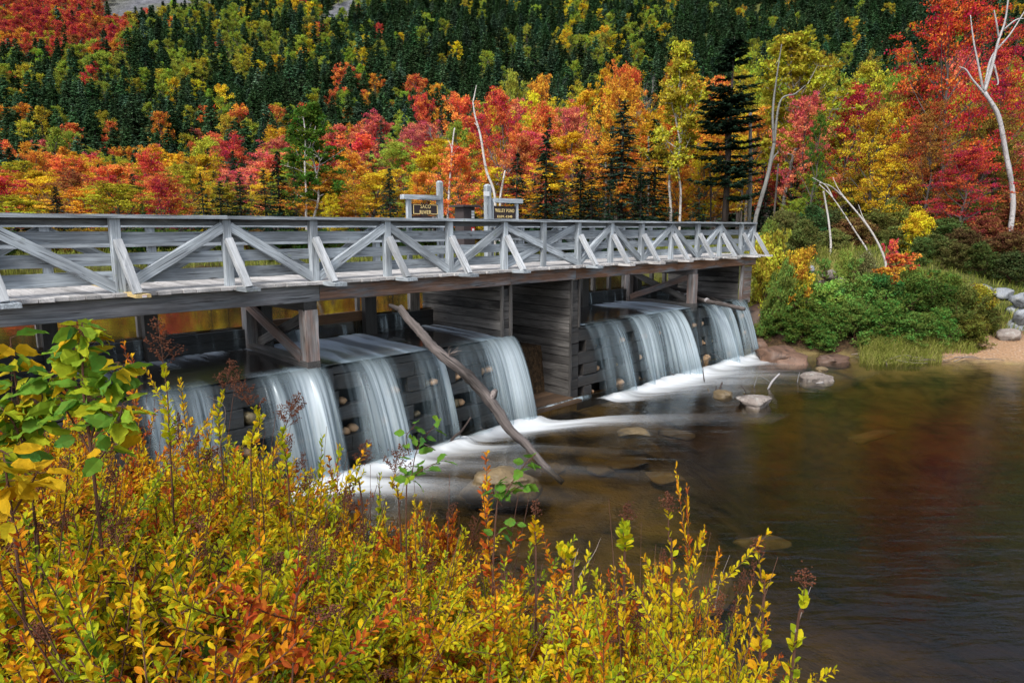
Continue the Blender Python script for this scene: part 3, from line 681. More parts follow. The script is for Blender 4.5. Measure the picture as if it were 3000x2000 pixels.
def fall_sheet(s0, s1, dfun, n_top, z_top, z_bot, lead=0.35, v0=1.3, seed=0, ds=0.011, rows=26, fine=1.0):
    cols = max(8, int((s1 - s0) / ds)); ss = np.linspace(s0, s1, cols); d = np.clip(dfun(ss), 0, 1)
    o = seed * 13.7
    wid = VNA.fbm(ss * 9 * fine + o, 3.0 + 0 * ss, 4)
    vel = v0 * (0.72 + 0.38 * d + 0.6 * (VNB.fbm(ss * 2.3 + o, 9 + 0 * ss, 2) - .5) + 0.25 * (wid - 0.5))
    T = math.sqrt(2 * (z_top - z_bot) / 9.8)
    V = np.zeros((rows, cols, 3)); A = np.zeros((rows, cols))
    nl = 5
    for r in range(rows):
        if r < nl:
            u = r / nl; n = n_top + lead * (1 - u); z = z_top + 0.006 * d + 0 * ss; nn = n + 0 * ss; t = 0
        else:
            t = (r - nl) / (rows - 1 - nl) * T
            nn = n_top - vel * t; z = z_top - 4.9 * t * t + 0.006 * d
        f = t / T
        drift = 0.05 * (VNB.fbm(ss * 2.2 + o, f * 1.2 + 0 * ss, 2) - 0.5) * f
        k1 = 0.55 * VNA.fbm(ss * 3.2 * fine + o, f * 0.5 + 0 * ss, 2) + 0.45 * VNA.fbm(ss * 13 * fine + o, f * 0.9 + 0 * ss, 3); k2 = VNB(ss * 42 * fine + o, f * 1.6 + 0 * ss); k3 = VNC(ss * 95 + o, f * 2.2 + 0 * ss)
        st = np.clip(0.5 + 2.5 * (k1 - 0.5) + 0.5 * (k2 - 0.5) + 0.2 * (k3 - 0.5), 0, 1.2)
        a = d * (0.20 + 0.82 * st * (1 - .30 * d) + .26 * d)
        a = np.where(d > 0.02, np.clip(a + (d - 0.55) * 0.35, 0.02, 0.97), 0)
        if r < nl: a = a * (0.10 + 0.25 * r / nl)
        else: a = a * (0.45 + 0.55 * min(1, f * 2.2)) * (1 - 0.5 * sstep(0.74, 1, f))
        A[r] = a
        V[r] = np.column_stack([(ss + drift - nn) / S2, (ss + drift + nn) / S2, z])
    fr_ = np.linspace(0, 1, rows)[:, None]; ed = np.minimum(ss - s0, s1 - ss)[None, :]
    A *= .88 * sstep(0, min(.2, .2 * (s1 - s0)), ed + .09 * (VNC(ss[None, :] * 9 + o, fr_ * 4 + 0 * ss[None, :]) - .45))
    A[:, 0] = 0; A[:, -1] = 0
    i = (np.arange(rows - 1)[:, None] * cols + np.arange(cols - 1)[None, :]).ravel()
    g = G(); g.add(V.reshape(-1, 3), np.column_stack([i, i + 1, i + cols + 1, i + cols]), dens=A.ravel()); return g
DL = [(380, .3), (430, .5), (520, .55), (560, .75), (600, .5), (640, .18), (690, .12), (735, .25), (770, .45), (800, .78), (850, .97), (900, .92), (935, .5), (950, .35), (957, 0), (968, 0), (975, .22), (1000, .32), (1030, .62), (1060, .93), (1110, .86), (1130, .4), (1150, .2), (1200, .24), (1250, .55), (1272, .6), (1278, 0), (1300, 0), (1310, .22), (1340, .34), (1380, .4), (1410, .62), (1440, .93), (1485, .97), (1500, .7), (1508, 0)]
DR = [(1698, 0), (1708, .42), (1725, .25), (1745, .5), (1760, .3), (1785, .62), (1800, .6), (1815, .16), (1830, .2), (1848, .75), (1880, .9), (1905, .6), (1930, .85), (1975, .97), (1987, .5), (1992, .3), (2040, .33), (2044, 0), (2049, .15), (2060, .7), (2100, .88), (2120, .8), (2126, .1), (2132, .0), (2140, .6), (2170, .75), (2178, .4), (2186, 0)]
def dens_fun(tab):
    k = crest_s(np.array([t[0] for t in tab])); v = np.array([t[1] for t in tab], float)
    return lambda s: np.interp(s, k, v)
fL, fR = dens_fun(DL), dens_fun(DR)
def fall_label(f): return f
for k, (xa, xb, f, lab) in enumerate([
        (380, 690, fL, 'pale silky waterfall half hidden behind the foreground shrubs'), (690, 962, fL, 'broad silky waterfall below the rust streaked front post'),
        (962, 1288, fL, 'silky waterfall with a thin right half, left of the leaning log'), (1288, 1510, fL, 'silky waterfall beside the plank pier, right of the leaning log'),
        (1698, 1992, fR, 'widest dense silky waterfall right of the plank sluice'), (1992, 2046, fR, 'narrow thin veil of falling water beside the widest waterfall'),
        (2046, 2130, fR, 'dense narrow waterfall under the thin fallen log'), (2130, 2187, fR, 'small waterfall at the bushy bank end of the dam')]):
    a, b = crest_s(xa), crest_s(xb)
    o = fall_sheet(a, b, f, 10.95, 1.915, -0.05, seed=k + 1).build('waterfall', M_FALL, smooth=True, origin=tuple(W((a + b) / 2, 10.6, 0)))
    tag(o, lab, 'waterfall', 'sheets of water falling over the dam')
# thin spills over and under the stoplogs
def sp(seed, lo, hi):
    return lambda s: np.clip((VNC.fbm(s * 4 + seed * 9, 1.0 + 0 * s, 3) - lo) / (hi - lo), 0, 1)
def edge(a, b, f): return lambda s: f(s) * sstep(a, a + .03, s) * sstep(b, b - .03, s)
def cl(a, b): return lambda s: np.clip(np.exp(-((s - b + .12) / .10) ** 2) * .55 + np.exp(-((s - a - (b - a) * .42) / .05) ** 2) * .25 + np.exp(-((s - a - (b - a) * .62) / .03) ** 2) * .3, 0, 1)
SPL = [(0.3, 2.2, cl(.3, 2.2), 2.365, .05, 'spill beside the leftmost dark post'), (2.45, 3.85, cl(2.45, 3.85), 2.365, .05, 'spill left of the second dark post'), (4.1, 5.65, cl(4.1, 5.65), 2.365, .05, 'two thin trickles over the black boards left of the X brace'),
       (6.05, 8.55, lambda s: np.clip(sp(3, .35, .75)(s) * .9 + .1, 0, 1) * sstep(6.3, 7.0, s), 2.22, .55, 'spouts under the raised brown board'), (8.85, 10.2, lambda s: .5 * sp(4, .38, .62)(s) + .06, 2.37, .35, 'bright streaked spill behind the top of the leaning log'),
       (13.4, 18.8, lambda s: .5 * sp(5, .4, .62)(s) + .05, 2.365, .35, 'streaked spill right of the plank sluice'), (19.4, 22.2, lambda s: .5 * sp(6, .4, .62)(s) + .05, 2.365, .3, 'streaked spill behind the thin fallen log')]
for k, (a, b, f, zt, v0, lab) in enumerate(SPL):
    o = fall_sheet(a, b, edge(a, b, f), 13.44, zt, 1.9, lead=0.12, v0=v0, seed=20 + k, rows=16, fine=1.3).build('water_spill', M_FALL, smooth=True, origin=tuple(W((a + b) / 2, 13.4, 1.9)))
    tag(o, 'water ' + lab, 'waterfall', 'spills over the stoplogs under the bridge')
# water running over the crib deck to the crest
def apron_mat():
    m, nt, out = new_mat('running water on the crib deck')
    w = attr(nt, 'wf')
    c = mix(nt, w, (0.020, 0.017, 0.015), (0.40, 0.47, 0.55))
    p = nd(nt, 'BsdfPrincipled', {'Base Color': c, 'Roughness': math_(nt, 'MULTIPLY_ADD', w, 0.4, 0.16), 'IOR': 1.33})
    nt.links.new(p.outputs[0], out.inputs[0]); return m
M_APR = apron_mat()
g = G()
for s0, s1, sd in ((-1.0, 10.60, 1), (13.46, 22.32, 2)):
    ss = np.arange(s0, s1, 0.03); ns = np.arange(10.94, 13.47, 0.04)
    Sg, Ng = np.meshgrid(ss, ns)
    spread = Sg + 0.35 * (VNA.fbm(Sg * .8, Ng * .8, 2) - .5)
    st = VNB.fbm(spread * 5 + sd * 40, Ng * 0.55, 4)
    wf = np.clip((st - 0.43) * 3.2, 0, 1) * (0.3 + 0.7 * sstep(10.95, 12.2, Ng))
    blob = VNC.fbm(Sg * .55 + 3 * sd, Ng * .5, 2)
    wf = np.clip(wf * sstep(.30, .52, blob) * 1.1 + 0.42 * sstep(.38, .62, blob) * (.6 + .8 * st), 0, .95)
    z = 1.902 + 0.03 * np.clip(Ng - 11.2, 0, 1.5) + 0.03 * wf * sstep(11, 11.5, Ng)
    V = np.stack([(Sg - Ng) / S2, (Sg + Ng) / S2, z], -1).reshape(-1, 3)
    L = len(ss); i = (np.arange(len(ns) - 1)[:, None] * L + np.arange(L - 1)[None, :]).ravel()
    g.add(V, np.column_stack([i, i + 1, i + L + 1, i + L]), wf=wf.ravel())
tag(g.build('water', M_APR, smooth=True), 'dark water running over the crib deck under the bridge', kind='structure')

def surf_mat(name, rough, bump, sc_, tint=(0.97, 0.96, 0.93), vol=None, dens=1.0, fres=1.33, brown_fill=0):
    m, nt, out = new_mat(name)
    P = nd(nt, 'NewGeometry').outputs['Position']
    n1 = tnoise(nt, vmul(nt, P, sc_), 1.0, 4, 0.55, 0.4)
    b = nd(nt, 'Bump', {'Strength': 1.0, 'Distance': bump, 'Height': n1})
    fr = nd(nt, 'Fresnel', {'IOR': fres, 'Normal': b.outputs[0]})
    gl = nd(nt, 'BsdfGlossy', {'Roughness': rough, 'Normal': b.outputs[0], 'Color': (1, 1, 1, 1)})
    tr = nd(nt, 'BsdfTransparent', {'Color': tint + (1,)})
    if brown_fill: tr = nd(nt, 'MixShader', {0: brown_fill, 1: tr.outputs[0], 2: nd(nt, 'BsdfDiffuse', {'Color': (.20, .11, .035, 1)}).outputs[0]})  # brown water tone that also makes up for weak reflections
    s = nd(nt, 'MixShader', {0: fr.outputs[0], 1: tr.outputs[0], 2: gl.outputs[0]})
    nt.links.new(s.outputs[0], out.inputs[0])
    if vol:
        v = nd(nt, 'VolumeAbsorption', {'Color': vol + (1,), 'Density': dens}); nt.links.new(v.outputs[0], out.inputs['Volume'])
    return m
M_POOL = surf_mat('pool water', 0.15, 0.016, (0.9, 3.6, 1), vol=(0.60, 0.50, 0.19), dens=1.1)
M_POND = surf_mat('pond water', 0.06, 0.004, (0.8, 0.8, 1), vol=(0.30, 0.25, 0.10), dens=4.0, fres=1.6, brown_fill=.15)
def water_box(name, poly, zt, zb, mat, label):
    poly = np.array(poly, float); k = len(poly)
    V = np.vstack([np.column_stack([poly, np.full(k, zt)]), np.column_stack([poly, np.full(k, zb)])])
    i = np.arange(k)
    g = G(); g.add(V, [i[None, :], (i[::-1] + k)[None, :], np.column_stack([i + k, (i + 1) % k + k, (i + 1) % k, i])])
    return tag(g.build(name, mat), label, kind='structure')
def wp(s, n): return W(s, n, 0)[:2]
water_box('water', [wp(-3, 11.0), wp(-6, 2), (-2, -6), (20, -25), (90, -40), (90, 5), wp(34, 3), wp(26, 11.0)], 0.0, -2.2, M_POOL, 'clear brown pool water below the dam')
water_box('water', [wp(-3, 13.55), wp(23.5, 13.55), (16, 40), (0, 44), (-120, 50), (-120, 20)], 2.405, 0.6, M_POND, 'still pond water behind the dam')

# foam at the foot of the falls
def foam_mat():
    m, nt, out = new_mat('white water')
    a = attr(nt, 'foam')
    d = nd(nt, 'BsdfDiffuse', {'Color': (0.86, 0.91, 0.95, 1)}); t = nd(nt, 'BsdfTranslucent', {'Color': (0.86, 0.91, 0.95, 1)})
    s1 = nd(nt, 'MixShader', {0: 0.3, 1: d.outputs[0], 2: t.outputs[0]}); tr = nd(nt, 'BsdfTransparent')
    s = nd(nt, 'MixShader', {0: a, 1: tr.outputs[0], 2: s1.outputs[0]}); nt.links.new(s.outputs[0], out.inputs[0]); return m
M_FOAM = foam_mat()
def foam(s0, s1, amp, reach, seed, label, skew=0.75, mound=0.14):
    ss = np.arange(s0, s1, 0.03); qs = np.concatenate([np.arange(-0.35, 1.0, 0.035), np.arange(1.0, 4.2, 0.06)])
    Sg, Q = np.meshgrid(ss, qs); A0 = np.clip(amp(Sg), 0, 1)
    A0 = sum(np.clip(amp(Sg + o), 0, 1) * w for o, w in ((-.3, .15), (-.15, .2), (0, .3), (.15, .2), (.3, .15)))
    R = reach(Sg)
    P = np.maximum(Q, 0)
    # downstream first, then swung along the current (to the right of the photo)
    S_ = Sg + skew * P * sstep(0, 1.4, P) * 0.9; N_ = 10.2 - Q * 0.7 - 0.10 * P * P * 0.6
    st = VNB.fbm(Sg * 3.6 + seed * 11 + Q * .25, Q * 0.8, 4); st2 = VNA.fbm(Sg * 1.6 + seed * 5, Q * 0.9 + 7, 3)
    fall = np.exp(-(P / (R * .95)) ** 1.15)
    a = A0 * fall * (1.25 - 0.55 * (1 - fall)) * (1 + 1.3 * (st - .5) * (1 - fall * .5) + 1.5 * (st2 - .5) * (1 - fall * .4))
    a = np.clip(a * 1.2, 0, 0.9); a = np.where(a < .5, a * (.3 + 1.4 * a), a) * sstep(-0.4, 0.35, Q)
    e = sstep(0, 0.12, (Sg - s0)) * sstep(0, 0.12, (s1 - Sg)); a = a * e
    z = 0.012 + mound * A0 * np.exp(-((Q - .05) / .33) ** 2) * (0.55 + 0.9 * VNC.fbm(Sg * 3 + seed, Q * 3, 3)) + 0.02 * a
    V = np.stack([(S_ - N_) / S2, (S_ + N_) / S2, z], -1).reshape(-1, 3)
    L = len(ss); i = (np.arange(len(qs) - 1)[:, None] * L + np.arange(L - 1)[None, :]).ravel()
    F = np.column_stack([i, i + 1, i + L + 1, i + L]); al = a.ravel()
    F = F[al[F].max(1) > 0.004]
    g = G(); g.add(V, F, foam=al)
    return tag(g.build('foam', M_FOAM, smooth=True), label, kind='stuff')
foam(crest_s(600), crest_s(1300), lambda s: .55 + .5 * fL(s), lambda s: 0.75 + .9 * fL(s), 1, 'white foam under the left waterfalls')
foam(crest_s(1290), crest_s(1520), lambda s: .4 + .7 * fL(s), lambda s: np.interp(s, [9.2, 10.0, 10.7], [.8, 1.7, 1.5]), 2, 'white foam below the waterfall by the plank pier', skew=1.25)
foam(crest_s(1695), crest_s(2200), lambda s: .55 + .55 * fR(s), lambda s: np.interp(s, [13.4, 15, 18, 20, 22.5], [.85, 1.35, 1.45, 1.0, .7]), 3, 'white foam below the right waterfalls', skew=1.1)
# little lip of water leaving the sluice floor
o = fall_sheet(SN(at_z(1572, 1203, 0.05))[0], SN(at_z(1745, 1150, .05))[0] - .25, lambda s: .45 + .5 * sp(8, .3, .7)(s), 10.72, .075, -.02, lead=.03, v0=.5, seed=40, rows=9, fine=1.6).build('water_spill', M_FALL, smooth=True)
tag(o, 'low frothy lip of water along the edge of the brown sluice floor', 'waterfall')

# ================================================================== LOGS, TWIGS, ROCKS
def log_on(g, P, R, n=40, sides=14, rough=0.05, st=0.5, bumpy=0.03, mat=0):
    Q = spline(P, n); u = np.linspace(0, 1, n); Rr = np.interp(u, np.linspace(0, 1, len(R)), R)
    Q = Q + np.column_stack([VNA.fbm(u * 6 + 1, 0 * u) - .5, VNA.fbm(u * 6 + 30, 0 * u) - .5, VNA.fbm(u * 6 + 60, 0 * u) - .5]) * bumpy
    tube(g, Q, Rr * (1 + 0.25 * (VNB.fbm(u * 9, 3 + 0 * u) - .5)), sides, mat, rough=rough, st=st)
PB = W(8.98, 7.80, -0.12); PCR = at_z(1292, 1032, 2.02)
dirl = PB - PCR
best = min(np.linspace(0.1, 1.6, 300), key=lambda t: np.hypot(*(np.array(proj(PCR - dirl * t)[:2]) - (1186, 893))))
PT = PCR - dirl * best
lg = empty('log', PB, 'long grey driftwood log leaning from the crib deck into the pool', 'log')
g = G(); log_on(g, [PT, PCR * .5 + PT * .5 + np.array([0, 0, -.02]), PCR, PCR * .62 + PB * .38 + np.array([.05, 0, .05]), PCR * .3 + PB * .7 + np.array([-.03, 0, -.05]), PB + dirl * 0.06], [.076, .094, .104, .105, .088, .05], 70, 16, .07, .35, .13)
g.build('trunk', M_DRIFT, lg, smooth=True)
g = G(); kp = PCR * .58 + PB * .42
log_on(g, [kp + W(.0, -.05, .05), kp + W(.1, -.07, .20), kp + W(.12, -.08, .25)], [.09, .06, .035], 8, 8, .06, .9, 0); g.build('branch_stub', M_DRIFT, lg, smooth=True)
g = G(); log_on(g, [PT + W(0.0, 0, -.02), PT + W(-.22, .05, .10)], [.06, .03], 5, 7, .08, .3, 0); g.build('branch_stub', M_DRIFT, lg, smooth=True)
g = G(); bp_ = PCR * .95 + PB * .05
for k in range(16):
    d = np.array([rng.uniform(.0, .32), rng.normal(0, .08), rng.uniform(-.02, .2)]); q = bp_ + np.array([.05, -.08, .08])
    tube(g, spline([q, q + d * .5 + rng.normal(0, .02, 3), q + d], 5), [.005, .004, .002], 4)
tag(g.build('debris', M_STEMG, lg), 'frayed twigs caught on the log')
a = at_z(1892, 836, 2.30); b = at_z(2181, 905, 1.98)
lg = empty('log', b, 'thin ringed fallen log lying under the right end of the bridge', 'log')
g = G(); log_on(g, [a, a * .55 + b * .45 + np.array([0, 0, -.05]), b], [.06, .085, .06], 40, 10, .05, .5, .03); g.build('trunk', M_DRIFT, lg, smooth=True)
for t in (.28, .36, .45, .52, .66):
    g = G(); tube(g, [a * (1 - t) + b * t + np.array([0, 0, -.02]), a * (1 - t - .015) + b * (t + .015) + np.array([0, 0, -.02])], [.089, .089], 10); g.build('bark_ring', M_DEAD, lg)
g = G(); log_on(g, [at_z(1890, 826, 2.5), at_z(2050, 862, 2.15), at_z(2120, 890, 2.0)], [.06, .07, .05], 24, 8, .05, .1, .02)
tag(g.build('log', M_DRIFT, smooth=True), 'dark log lying behind the thin ringed log', 'log')
def twig(pts, r, mat, label, extra=()):
    z0 = at_z(pts[0][0], pts[0][1], -0.02); Y = z0[1]
    P = [at_y(x, y, Y + dy) for x, y, dy in [(p[0], p[1], p[2] if len(p) > 2 else 0) for p in pts]]
    P[0] = z0
    g = G(); tube(g, spline(P, 14), np.linspace(r, r * .55, 14), 6, rough=.12)
    for e in extra:
        Q = [at_y(x, y, Y) for x, y in e]; tube(g, spline(Q, 8), np.linspace(r * .6, r * .3, 8), 5)
    return tag(g.build('twig', mat, smooth=True), label, 'twig', 'twigs standing in the pool')
twig([(2250, 1140), (2262, 1118), (2280, 1098), (2284, 1094)], .035, M_DEAD, 'bleached white curved stick poking out of the pool')
twig([(2208, 1136), (2216, 1112), (2222, 1100), (2240, 1108), (2258, 1120)], .016, M_LICH, 'thin bent grey twig beside the white stick', [((2222, 1100), (2232, 1092), (2240, 1086))])
twig([(2064, 1122), (2061, 1098), (2059, 1076)], .018, M_BARKP, 'upright dark twig at the edge of the foam')
twig([(2107, 1142), (2113, 1128), (2116, 1118)], .03, M_BARKP, 'short thick black stub in the pool')
twig([(2098, 1144), (2098, 1130)], .02, M_BARKP, 'short black peg beside the thick stub')
twig([(2078, 1147), (2073, 1138)], .024, M_ROCKT, 'stubby tan stick on the foam edge')
twig([(2186, 1152), (2176, 1134), (2163, 1136)], .014, M_BARKP, 'small dark kinked twig left of the bent grey twig', [((2170, 1128), (2178, 1138))])
twig([(2336, 1120), (2340, 1100), (2343, 1090)], .02, M_LICH, 'upright pale twig alone in the pool')
twig([(2004, 1118), (1985, 1106), (1962, 1090)], .022, M_BARKP, 'dark branch slanting out of the white foam')
twig([(2128, 1060), (2105, 1044), (2080, 1034)], .03, M_BARKP, 'dark curved branch lying in the foam by the bank')
twig([(2206, 1020), (2190, 1006), (2184, 998)], .022, M_BARKP, 'dark twig at the foot of the last waterfall')
twig([(1310, 1310), (1330, 1280), (1352, 1262), (1380, 1222)], .035, M_BARKP, 'dark forked branch in the foam beside the leaning log', [((1345, 1266), (1348, 1272), (1350, 1276))])
twig([(1284, 1332), (1262, 1310), (1192, 1275)], .02, M_BARKP, 'long thin dark stick lying on the white foam')
twig([(1424, 1264), (1412, 1255), (1404, 1246)], .03, M_BARKP, 'small dark stick at the foot of the leaning log')
twig([(2390, 1123), (2410, 1120), (2412, 1118)], .02, M_DEAD, 'pale stick floating by the small grey rock')
def stone(x, y, wpx, hpx, mat, label, cat='rock', group=None, z=0.0, sink=.3, seed=0, blocky=.5, dscale=.8, sub=4, rot=0., name='rock'):
    c = at_z(x, y, z); d = proj(c)[2]; w = wpx * d / FPX / 2; h = hpx * d / FPX
    g = G(); rock(g, c + np.array([0, 0, h * (.5 - sink)]), (w, w * dscale, h * .62), seed, sub, blocky, rot)
    V = g.V[0]; q = np.clip(c[2] + .1 * h - V[:, 2], 0, None); k_ = (1 + .5 * np.minimum(q / (.3 * h + .01), 1))[:, None]
    V[:, :2] = c[:2] + (V[:, :2] - c[:2]) * k_; V[:, 2] -= 1.5 * q
    return tag(g.build(name, mat, smooth=True, origin=tuple(c)), label, cat, group)
RG = 'rocks breaking the surface of the pool'
stone(1468, 1405, 190, 62, M_ROCKT, 'brown rock with a pointed top in the pool near the shrubs', group=RG, seed=31, sink=.4)
stone(2212, 1186, 112, 34, M_ROCK, 'flat speckled pale rock alone in the pool', group=RG, seed=12, sink=.2)
stone(2392, 1112, 96, 30, M_ROCK, 'grey pink rock in the pool beyond the white stick', group=RG, seed=13, sink=.2)
stone(2408, 1084, 40, 12, M_ROCKT, 'small low rock near the shadowed bank', group=RG, seed=14, sink=.2)
stone(2120, 1158, 60, 20, M_ROCKT, 'small rock at the foam edge below the black stub', group=RG, seed=15, sink=.2)
stone(2270, 1052, 150, 52, M_ROCKB, 'large wet brown rock at the bank end of the dam', group=RG, seed=16, sink=.25)
stone(2225, 1030, 60, 40, M_ROCKB, 'rounded wet brown rock beside the last waterfall', group=RG, seed=17, sink=.15)
stone(2320, 1060, 120, 40, M_ROCKB, 'low wet slab in the shade under the bushes', group=RG, seed=18, sink=.25)
stone(2440, 1058, 90, 24, M_ROCKB, 'low dark wet slab right of the large brown rock', group=RG, seed=19, sink=.2)
stone(2070, 1060, 24, 22, M_ROCKO, 'small orange cobble at the foot of the dam', group=RG, seed=20, sink=.1)
stone(1858, 1262, 78, 16, M_ROCKT, 'small tan rock just awash right of the foam', group=RG, seed=21, sink=.5)
stone(2250, 985, 150, 110, M_ROCKB, 'big reddish boulder under the bushes beside the dam', 'boulder', None, z=.3, seed=22, sink=.1, blocky=.9)
stone(2310, 1010, 90, 60, M_ROCKB, 'dark red boulder at the water below the bushes', 'boulder', None, z=.15, seed=23, sink=.2, blocky=.9)
def sub_stone(x, y, wpx, hpx, seed, mat, lab):
    c = at_z(x, y, -.18); d = proj(c)[2]; w = .9 * wpx * d / FPX / 2; D = w * max(.35, hpx / wpx * 2.2); g = G()
    rock(g, c + np.array([0, 0, -.40]), (w * rng.uniform(.6, 1.1), D * rng.uniform(.7, 1.2), .15), seed, 4, 1.6, rng.uniform(-.5, .5))
    tag(g.build('rock', mat, smooth=True, origin=tuple(c)), lab, 'rock', 'rocks lying under the pool water')
SUBS = [(1840, 1302, 190, 34, 'broad tan rock under water right of the leaning log'), (1760, 1322, 130, 28, 'flat brown rock under water beyond the log foot'), (1620, 1318, 120, 40, 'rock under water touching the foot of the leaning log'),
        (1950, 1345, 160, 30, 'submerged slab in mid pool'), (2060, 1640, 420, 150, 'largest pale submerged slab above the shrub tops'), (2240, 1520, 220, 50, 'submerged greenish rock in the deep middle'), (1980, 1225, 150, 20, 'submerged brown rock near the right foam'), (2560, 1230, 240, 26, 'pale submerged bar near the gravel beach')]
for k, (x, y, w_, h_, lab) in enumerate(SUBS): sub_stone(x, y, w_, h_, 200 + k, M_ROCKT, lab)
# boulders on the right bank
def bank_rock(x, y, wpx, hpx, Y, mat, label, seed, blocky=.8):
    c = at_y(x, y, Y); d = proj(c)[2]; w = .75 * wpx * d / FPX / 2; h = .78 * hpx * d / FPX / 2; g = G()
    z = min(c[2], gz(c[0], c[1]) + h * .8)
    rock(g, (c[0], c[1], c[2]), (w, w * .8, h), seed, 3, blocky, seed * .7)
    if gz(c[0], c[1]) < c[2] - h * .8:
        rock(g, (c[0] + .1 * w, c[1] + .2, c[2] - 1.4 * h), (w * 1.1, w * .9, h * 1.1), seed + 500, 2, .8)
    tag(g.build('boulder', mat, smooth=True, origin=(c[0], c[1], c[2] - h)), label, 'boulder', 'boulders on the right bank')
for k, (x, y, w_, h_, Y, mm, lab) in enumerate([
        (2365, 788, 62, 34, 27, M_ROCKG, 'grey boulder at the left end of the boulder line'), (2432, 808, 76, 44, 26, M_ROCK, 'large brown sided pale boulder among the bushes'), (2466, 826, 60, 40, 25.6, M_ROCK, 'pale boulder against the brown sided boulder'),
        (2545, 800, 70, 30, 28, M_ROCK, 'pale boulder beside the red leaved shrub'), (2700, 800, 40, 30, 29, M_ROCKG, 'small grey boulder right of the red leaved shrub'), (2742, 832, 60, 34, 27, M_ROCKT, 'tan boulder in the shrubs below the yellow sapling'), (2750, 852, 56, 40, 26, M_ROCK, 'rounded pale boulder below the tan boulder'),
        (2845, 822, 90, 40, 29, M_ROCKG, 'dark grey slab boulder right of the tan boulder'), (2872, 852, 96, 52, 26.5, M_ROCKG, 'white topped grey boulder by the dark slab'), (2940, 862, 90, 56, 26, M_ROCKG, 'shaded grey boulder near the frame edge'), (2985, 880, 80, 60, 25, M_ROCKG, 'bright white sloped boulder at the right frame edge'),
        (2990, 925, 90, 70, 24, M_ROCKG, 'big dark boulder under the bright sloped boulder'), (2960, 985, 110, 60, 23.2, M_ROCK, 'brown boulder low on the beach at the right'), (2600, 805, 60, 30, 28.5, M_ROCK, 'pale boulder behind the red leaved shrub'), (2820, 860, 50, 30, 26.5, M_ROCK, 'small pale boulder between tan and white topped boulders')]):
    bank_rock(x, y, w_, h_, Y, mm, lab, 300 + k)

# ================================================================== PLANT BUILDERS
def rand_unit(n, r=rng):
    v = r.normal(0, 1, (n, 3)); return v / np.linalg.norm(v, axis=1)[:, None]
def leafquads(g, C, size, r, upb=0.8, aspect=0.6, lc=None, mat=0):
    n = len(C); N = rand_unit(n, r) + np.array([0, 0, upb]); N /= np.linalg.norm(N, axis=1)[:, None]
    T = np.cross(N, rand_unit(n, r)); T /= np.linalg.norm(T, axis=1)[:, None] + 1e-9; B = np.cross(N, T)
    s = (size * r.uniform(.65, 1.3, n))[:, None]
    V = np.stack([C - T * s * .5, C + B * s * aspect * .5 - T * s * .05, C + T * s * .5 - N * s * .12, C - B * s * aspect * .5 - T * s * .05], 1)
    lc = r.random(n) if lc is None else lc
    g.add(V.reshape(-1, 3), np.arange(4 * n).reshape(n, 4), mat, lc=np.repeat(lc, 4))
def decid(seed, H=10, R=3.4, base=.25, limbs=16, sub=5, leaves=45, leaf=.2, tr=.16, clump=.55, flat=.5, top=1.0, bend=.25, lean=0., trunkmesh=True, leafless=False, droop=0.):
    r = np.random.default_rng(seed); gt, gc = G(), G()
    P = np.array([[r.normal(0, bend * .3) * k + lean * k * k / 6, r.normal(0, bend * .3) * k, H * .93 * k / 5] for k in range(6)]); P[0, :2] = 0; P[0, 2] = -.3
    tp = spline(P, 16); tR = np.linspace(tr, tr * .18, 16)
    tube(gt, tp, tR, 8, rough=.05)
    C = []; LC = []
    for i in range(limbs):
        t = base + (.97 - base) * ((i + r.uniform(0, .9)) / limbs)
        o = np.array([np.interp(t * .93 / .93, np.linspace(0, 1, 16), tp[:, k]) for k in range(3)])
        u = (t - base) / (1 - base); prof = (math.sin(math.pi * min(1, .18 + .82 * u) ** .85)) ** .7 * top + .18
        az = i * 2.4 + r.uniform(-.5, .5); L = R * prof * r.uniform(.7, 1.15)
        el = math.radians(18 + 52 * u + r.uniform(-8, 12))
        d = np.array([math.cos(az) * math.cos(el), math.sin(az) * math.cos(el), math.sin(el)])
        d2 = unit(d + np.array([0, 0, .25 - droop]) + r.normal(0, .15, 3))
        Lp = spline([o, o + d * L * .5 + r.normal(0, .05 * L, 3), o + d * L * .5 + d2 * L * .5], 7)
        tube(gt, Lp, np.linspace(np.interp(t, np.linspace(0, 1, 16), tR) * .55 + .012, .012, 7), 5, cap=False)
        for j in range(sub):
            v = r.uniform(.35, 1.0); q = Lp[int(v * 6)]
            dd = unit(d * .6 + rand_unit(1, r)[0] * .9 + np.array([0, 0, .2 - droop])); ls = L * r.uniform(.22, .48)
            e = q + dd * ls
            tube(gt, [q, (q + e) / 2 + r.normal(0, .03 * ls, 3), e], [.016, .007], 4, cap=False)
            if leafless:
                for _ in range(3):
                    e2 = e + unit(dd + rand_unit(1, r)[0] * .8) * ls * .5; tube(gt, [e, e2], [.008, .004], 3, cap=False)
                continue
            lcv = r.uniform(.15, .85)
            for cc, kk in ((e, 1.0), ((q + e) / 2, .6)):
                n = int(leaves * kk); rc = clump * (.6 + .4 * r.random()) * (R / 3.4)
                X = cc + r.normal(0, .5, (n, 3)) * np.array([rc, rc, rc * flat]); C.append(X); LC.append(np.clip(lcv + r.normal(0, .2, n), 0, 1))
    if not leafless: leafquads(gc, np.concatenate(C), leaf, r, lc=np.concatenate(LC))
    return gt, gc
